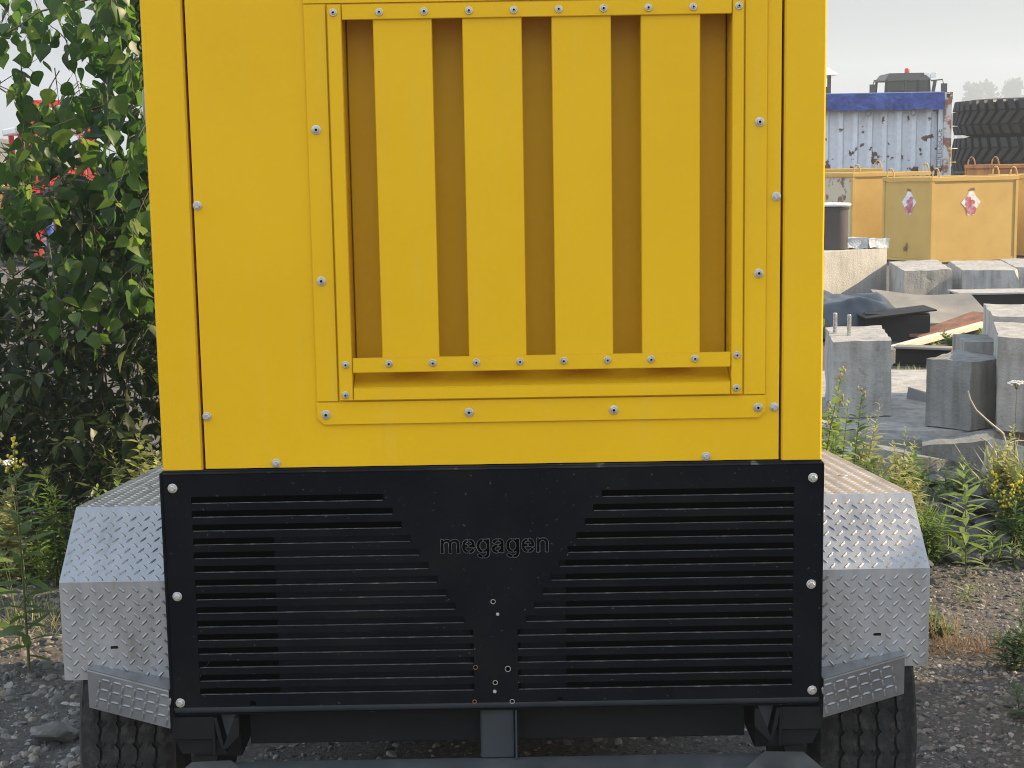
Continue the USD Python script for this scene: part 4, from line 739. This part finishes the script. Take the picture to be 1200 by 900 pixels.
# loaders beyond the container
def loader(lab, loc, rz, dark, roofm):
    t = thing('wheel_loader', lab, 'loader', loc, rz)
    obj('body', [bx(-1.1, 1.1, -2.2, 2.6, .8, 1.7, .08), bx(-.8, .8, .9, 3.4, 1.7, 2.35, .15)], YMACH, t)
    for x in (-1.15, 1.15):
        for y in (-1.5, 1.7): obj('wheel', mv(lathe([(0, -.25), (.35, -.25), (.45, -.3), (.72, -.3), (.8, -.2), (.8, .2), (.72, .3), (.45, .3), (.35, .25), (0, .25)], 'x', 28), (x, y, .8)), RUBBER2, t, 40)
    c = obj('cab', [bx(-.78, .78, -.6, .9, 2.3, 2.62, .04)] + [hull([(x+dx*.07, y+dy*.07, 2.62) for dx in (0, 1) for dy in (0, 1)] + [(x*.9+dx*.07, y*.92+dy*.07, 3.78) for dx in (0, 1) for dy in (0, 1)]) for x in (-.76, .30, .69) for y in (-.58, .82)] + [bx(-.1, -.02, -.58, -.5, 2.62, 3.78)], dark, t)
    obj('roof', hull([(x, y, z) for x, y, z in ((-.72, -.6, 3.78), (.72, -.6, 3.78), (.72, .9, 3.78), (-.72, .9, 3.78), (-.55, -.45, 4.0), (.5, -.45, 4.0), (.5, .8, 4.0), (-.55, .8, 4.0))]), roofm, c)
    obj('windscreen', bx(-.68, .68, -.55, -.54, 2.63, 3.76), GLASS, c); obj('seat', [bx(-.25, .25, .0, .5, 2.62, 3.0), bx(-.25, .25, .4, .5, 3.0, 3.5)], CABD, c)
    obj('beacon', mv(lathe([(0, 0), (.08, 0), (.08, .13), (.05, .18), (0, .19)], 'z', 14), (.16, .2, 4.0)), ORANGE, t, 40)
    for x in (.52, .72): obj('work_light', bx(x, x+.16, -.5, -.4, 3.84, 4.0), WHITE, t)
    for s in (-1, 1): obj('mirror', [tube([(s*.72, -.5, 3.75), (s*1.05, -.6, 3.78), (s*1.1, -.6, 3.6)], .022, 5), bx(s*1.1-.09, s*1.1+.09, -.64, -.58, 3.3, 3.66)], CABD, t)
    obj('exhaust', tube([(1.3, 1.4, 2.3), (1.3, 1.4, 3.4), (1.36, 1.35, 3.85)], .06, 8), CABD, t, True)
loader('dark cabbed wheel loader with red beacon behind the container', (12.42, 46, 0), 0, CABD, CABD)
ex = thing('excavator', 'white roofed machine cab half hidden behind the yellow generator', 'excavator', (9.2, 46, 0))
obj('cab', [bx(-.9, .88, -.8, .9, 1.2, 2.4, .06), bx(.70, .80, -.8, -.7, 2.4, 3.95), bx(-.9, -.8, -.8, -.7, 2.4, 3.95), bx(.70, .80, .8, .9, 2.4, 3.95), bx(-.9, -.8, .8, .9, 2.4, 3.95), bx(.62, .70, -.79, -.7, 3.0, 3.6)], CABD, ex)
obj('roof', hull([(x, y, z) for x, y, z in ((-1.1, -1, 3.96), (1.02, -1, 3.96), (1.02, 1, 3.96), (-1.1, 1, 3.96), (-.8, -.7, 4.2), (.7, -.7, 4.2), (.7, .7, 4.2), (-.8, .7, 4.2))]), WHITE, ex)
obj('deck', bx(-1.2, 1.05, -1.1, 2.4, 2.95, 3.08, .03), WHITE, ex); obj('track', [bx(-1.3, -.7, -1.6, 2.2, 0, .9, .2), bx(.7, 1.3, -1.6, 2.2, 0, .9, .2), bx(-.7, .7, -.8, 1.6, .5, 1.19)], RUBBER2, ex)
# far trees
def far_tree(lab, x, y, h, w, seed, conic):
    rng = NR(seed); t = thing('far_tree', lab, 'tree', (x, y, 0), group=None); lv, lm = [], []
    obj('trunk', tube([(0, 0, 0), (.1, 0, h*.5), (0, .1, h*.95)], [.28, .18, .04], 7), TWIG, t, True)
    for k in range(46):
        u = rng.random()**.8; z = h*(.18 + .8*u); r_ = w*((1-u)**.8 if conic else math.sin(math.pi*min(1, .2+.75*u))**.7)*rng.uniform(.45, 1.05)+.15; a = rng.uniform(0, 6.28); c = np.array([r_*math.cos(a), r_*math.sin(a), z - .15*r_])
        lm.append(tube([(0, 0, z-.3*r_), c], [.06, .02], 4)); cl = rng.uniform(.8, 1.9)*(1 - .4*u)
        for q in range(46): lv.append(place_leaf('ovate', q, c + rng.normal(0, 1, 3)*[cl, cl, cl*.45], rng.normal(size=3), rng.normal(size=3), rng.uniform(.7, 1.3), 2.0))
    obj('limbs', cat_(lm), TWIG, t, True); obj('crown', cat_(lv), FARLEAF, t, False, kind='stuff')
far_tree('hazy small far tree, first right of the container', 125.5, 417.6, 20.1, 2.3, 121, True); far_tree('hazy round far tree, second right of the container', 129.2, 419.9, 20.6, 2.8, 122, False)
far_tree('hazy pointed far tree left of the tall one', 139.3, 426.8, 21.5, 3.7, 123, True); far_tree('tallest hazy far tree above the giant tyres', 147.8, 422.2, 27.0, 6.0, 124, False); far_tree('hazy far tree at the right picture edge', 155.0, 417.6, 21.5, 4.6, 125, False)
# ------------------------------------------------------------------ left background, seen through the leaves
def mound(u, v):
    a, r_ = u*2*np.pi, v; x, y = r_*np.cos(a), r_*np.sin(a); h = (1 - r_**1.4)
    return np.stack([-15.5 + 8*x, 42 + 6*y, 2.55*h*(1 + .5*(meshkit.fbm(np.stack([x*4, y*4, 0*x], -1), 4, 8)-.5)) - .05], -1)
obj('gravel_mound', grid(mound, 64, 24), STONES[2], None, True, 'pale gravel heap behind the shrub on the left', 'gravel heap', kind='structure')
rm = thing('red_forklift', 'red forklift with white canopy seen through the leaves', 'forklift', (-7.1, 22, 0), 25)
obj('body', [bx(-.65, .65, -.2, 2.0, .45, 1.25, .06), bx(-.6, .6, 1.0, 2.1, 1.25, 1.5, .08)], RED, rm); obj('cab', [bx(x, x+.08, y, y+.08, 1.25, 2.05) for x in (-.6, .52) for y in (-.1, 1.0)], RED, rm); obj('canopy', bx(-.68, .68, -.25, 1.2, 2.05, 2.16, .02), WHITE, rm)
obj('mast', [bx(-.5, -.38, -.5, -.3, .1, 2.55), bx(.38, .5, -.5, -.3, .1, 2.55), bx(-.5, .5, -.5, -.4, 2.45, 2.56), bx(-.5, .5, -.5, -.4, 1.2, 1.3)], RED, rm); obj('lift_cylinder', mv(lathe([(0, 0), (.06, 0), (.06, 2.2), (0, 2.2)], 'z', 12), (-.25, -.4, .2)), BLUE, rm, 40)
obj('fork', [bx(-.4, -.28, -1.5, -.5, .08, .14), bx(.28, .4, -1.5, -.5, .08, .14)], DARK, rm); obj('side_panel', bx(-.66, -.652, .1, 1.6, .75, 1.05), WHITE, rm); obj('engine_cover', bx(-.3, .3, 1.5, 2.0, 1.5, 1.65), BLUE, rm)
for x in (-.6, .6):
    for y in (.1, 1.7): obj('wheel', mv(lathe([(0, -.13), (.2, -.14), (.4, -.14), (.43, -.08), (.43, .08), (.4, .14), (.2, .14), (0, .13)], 'x', 24), (x, y, .43)), RUBBER2, rm, 40)
ym = thing('yellow_tank', 'yellow steel tank on skids at the left picture edge', 'tank', (-9.4, 24, 0), 10)
obj('vessel', mv(lathe([(0, -.9), (.38, -.88), (.5, -.75), (.5, .75), (.38, .88), (0, .9)], 'x', 24), (0, 0, .75)), YMACH, ym, 40); obj('skid', [bx(-.8, .8, -.4, -.3, 0, .3), bx(-.8, .8, .3, .4, 0, .3)], DARK, ym)
cs = thing('grey_crate', 'pale crate on the far gravel behind the shrub', 'crate', (-8.2, 30, 0), 12)
obj('side', bx(-.8, .8, -.6, .6, .1, 1.15, .02), CONC_L, cs); obj('skid', [bx(-.8, -.6, -.6, .6, 0, .099), bx(.6, .8, -.6, .6, 0, .099)], TWIG, cs)
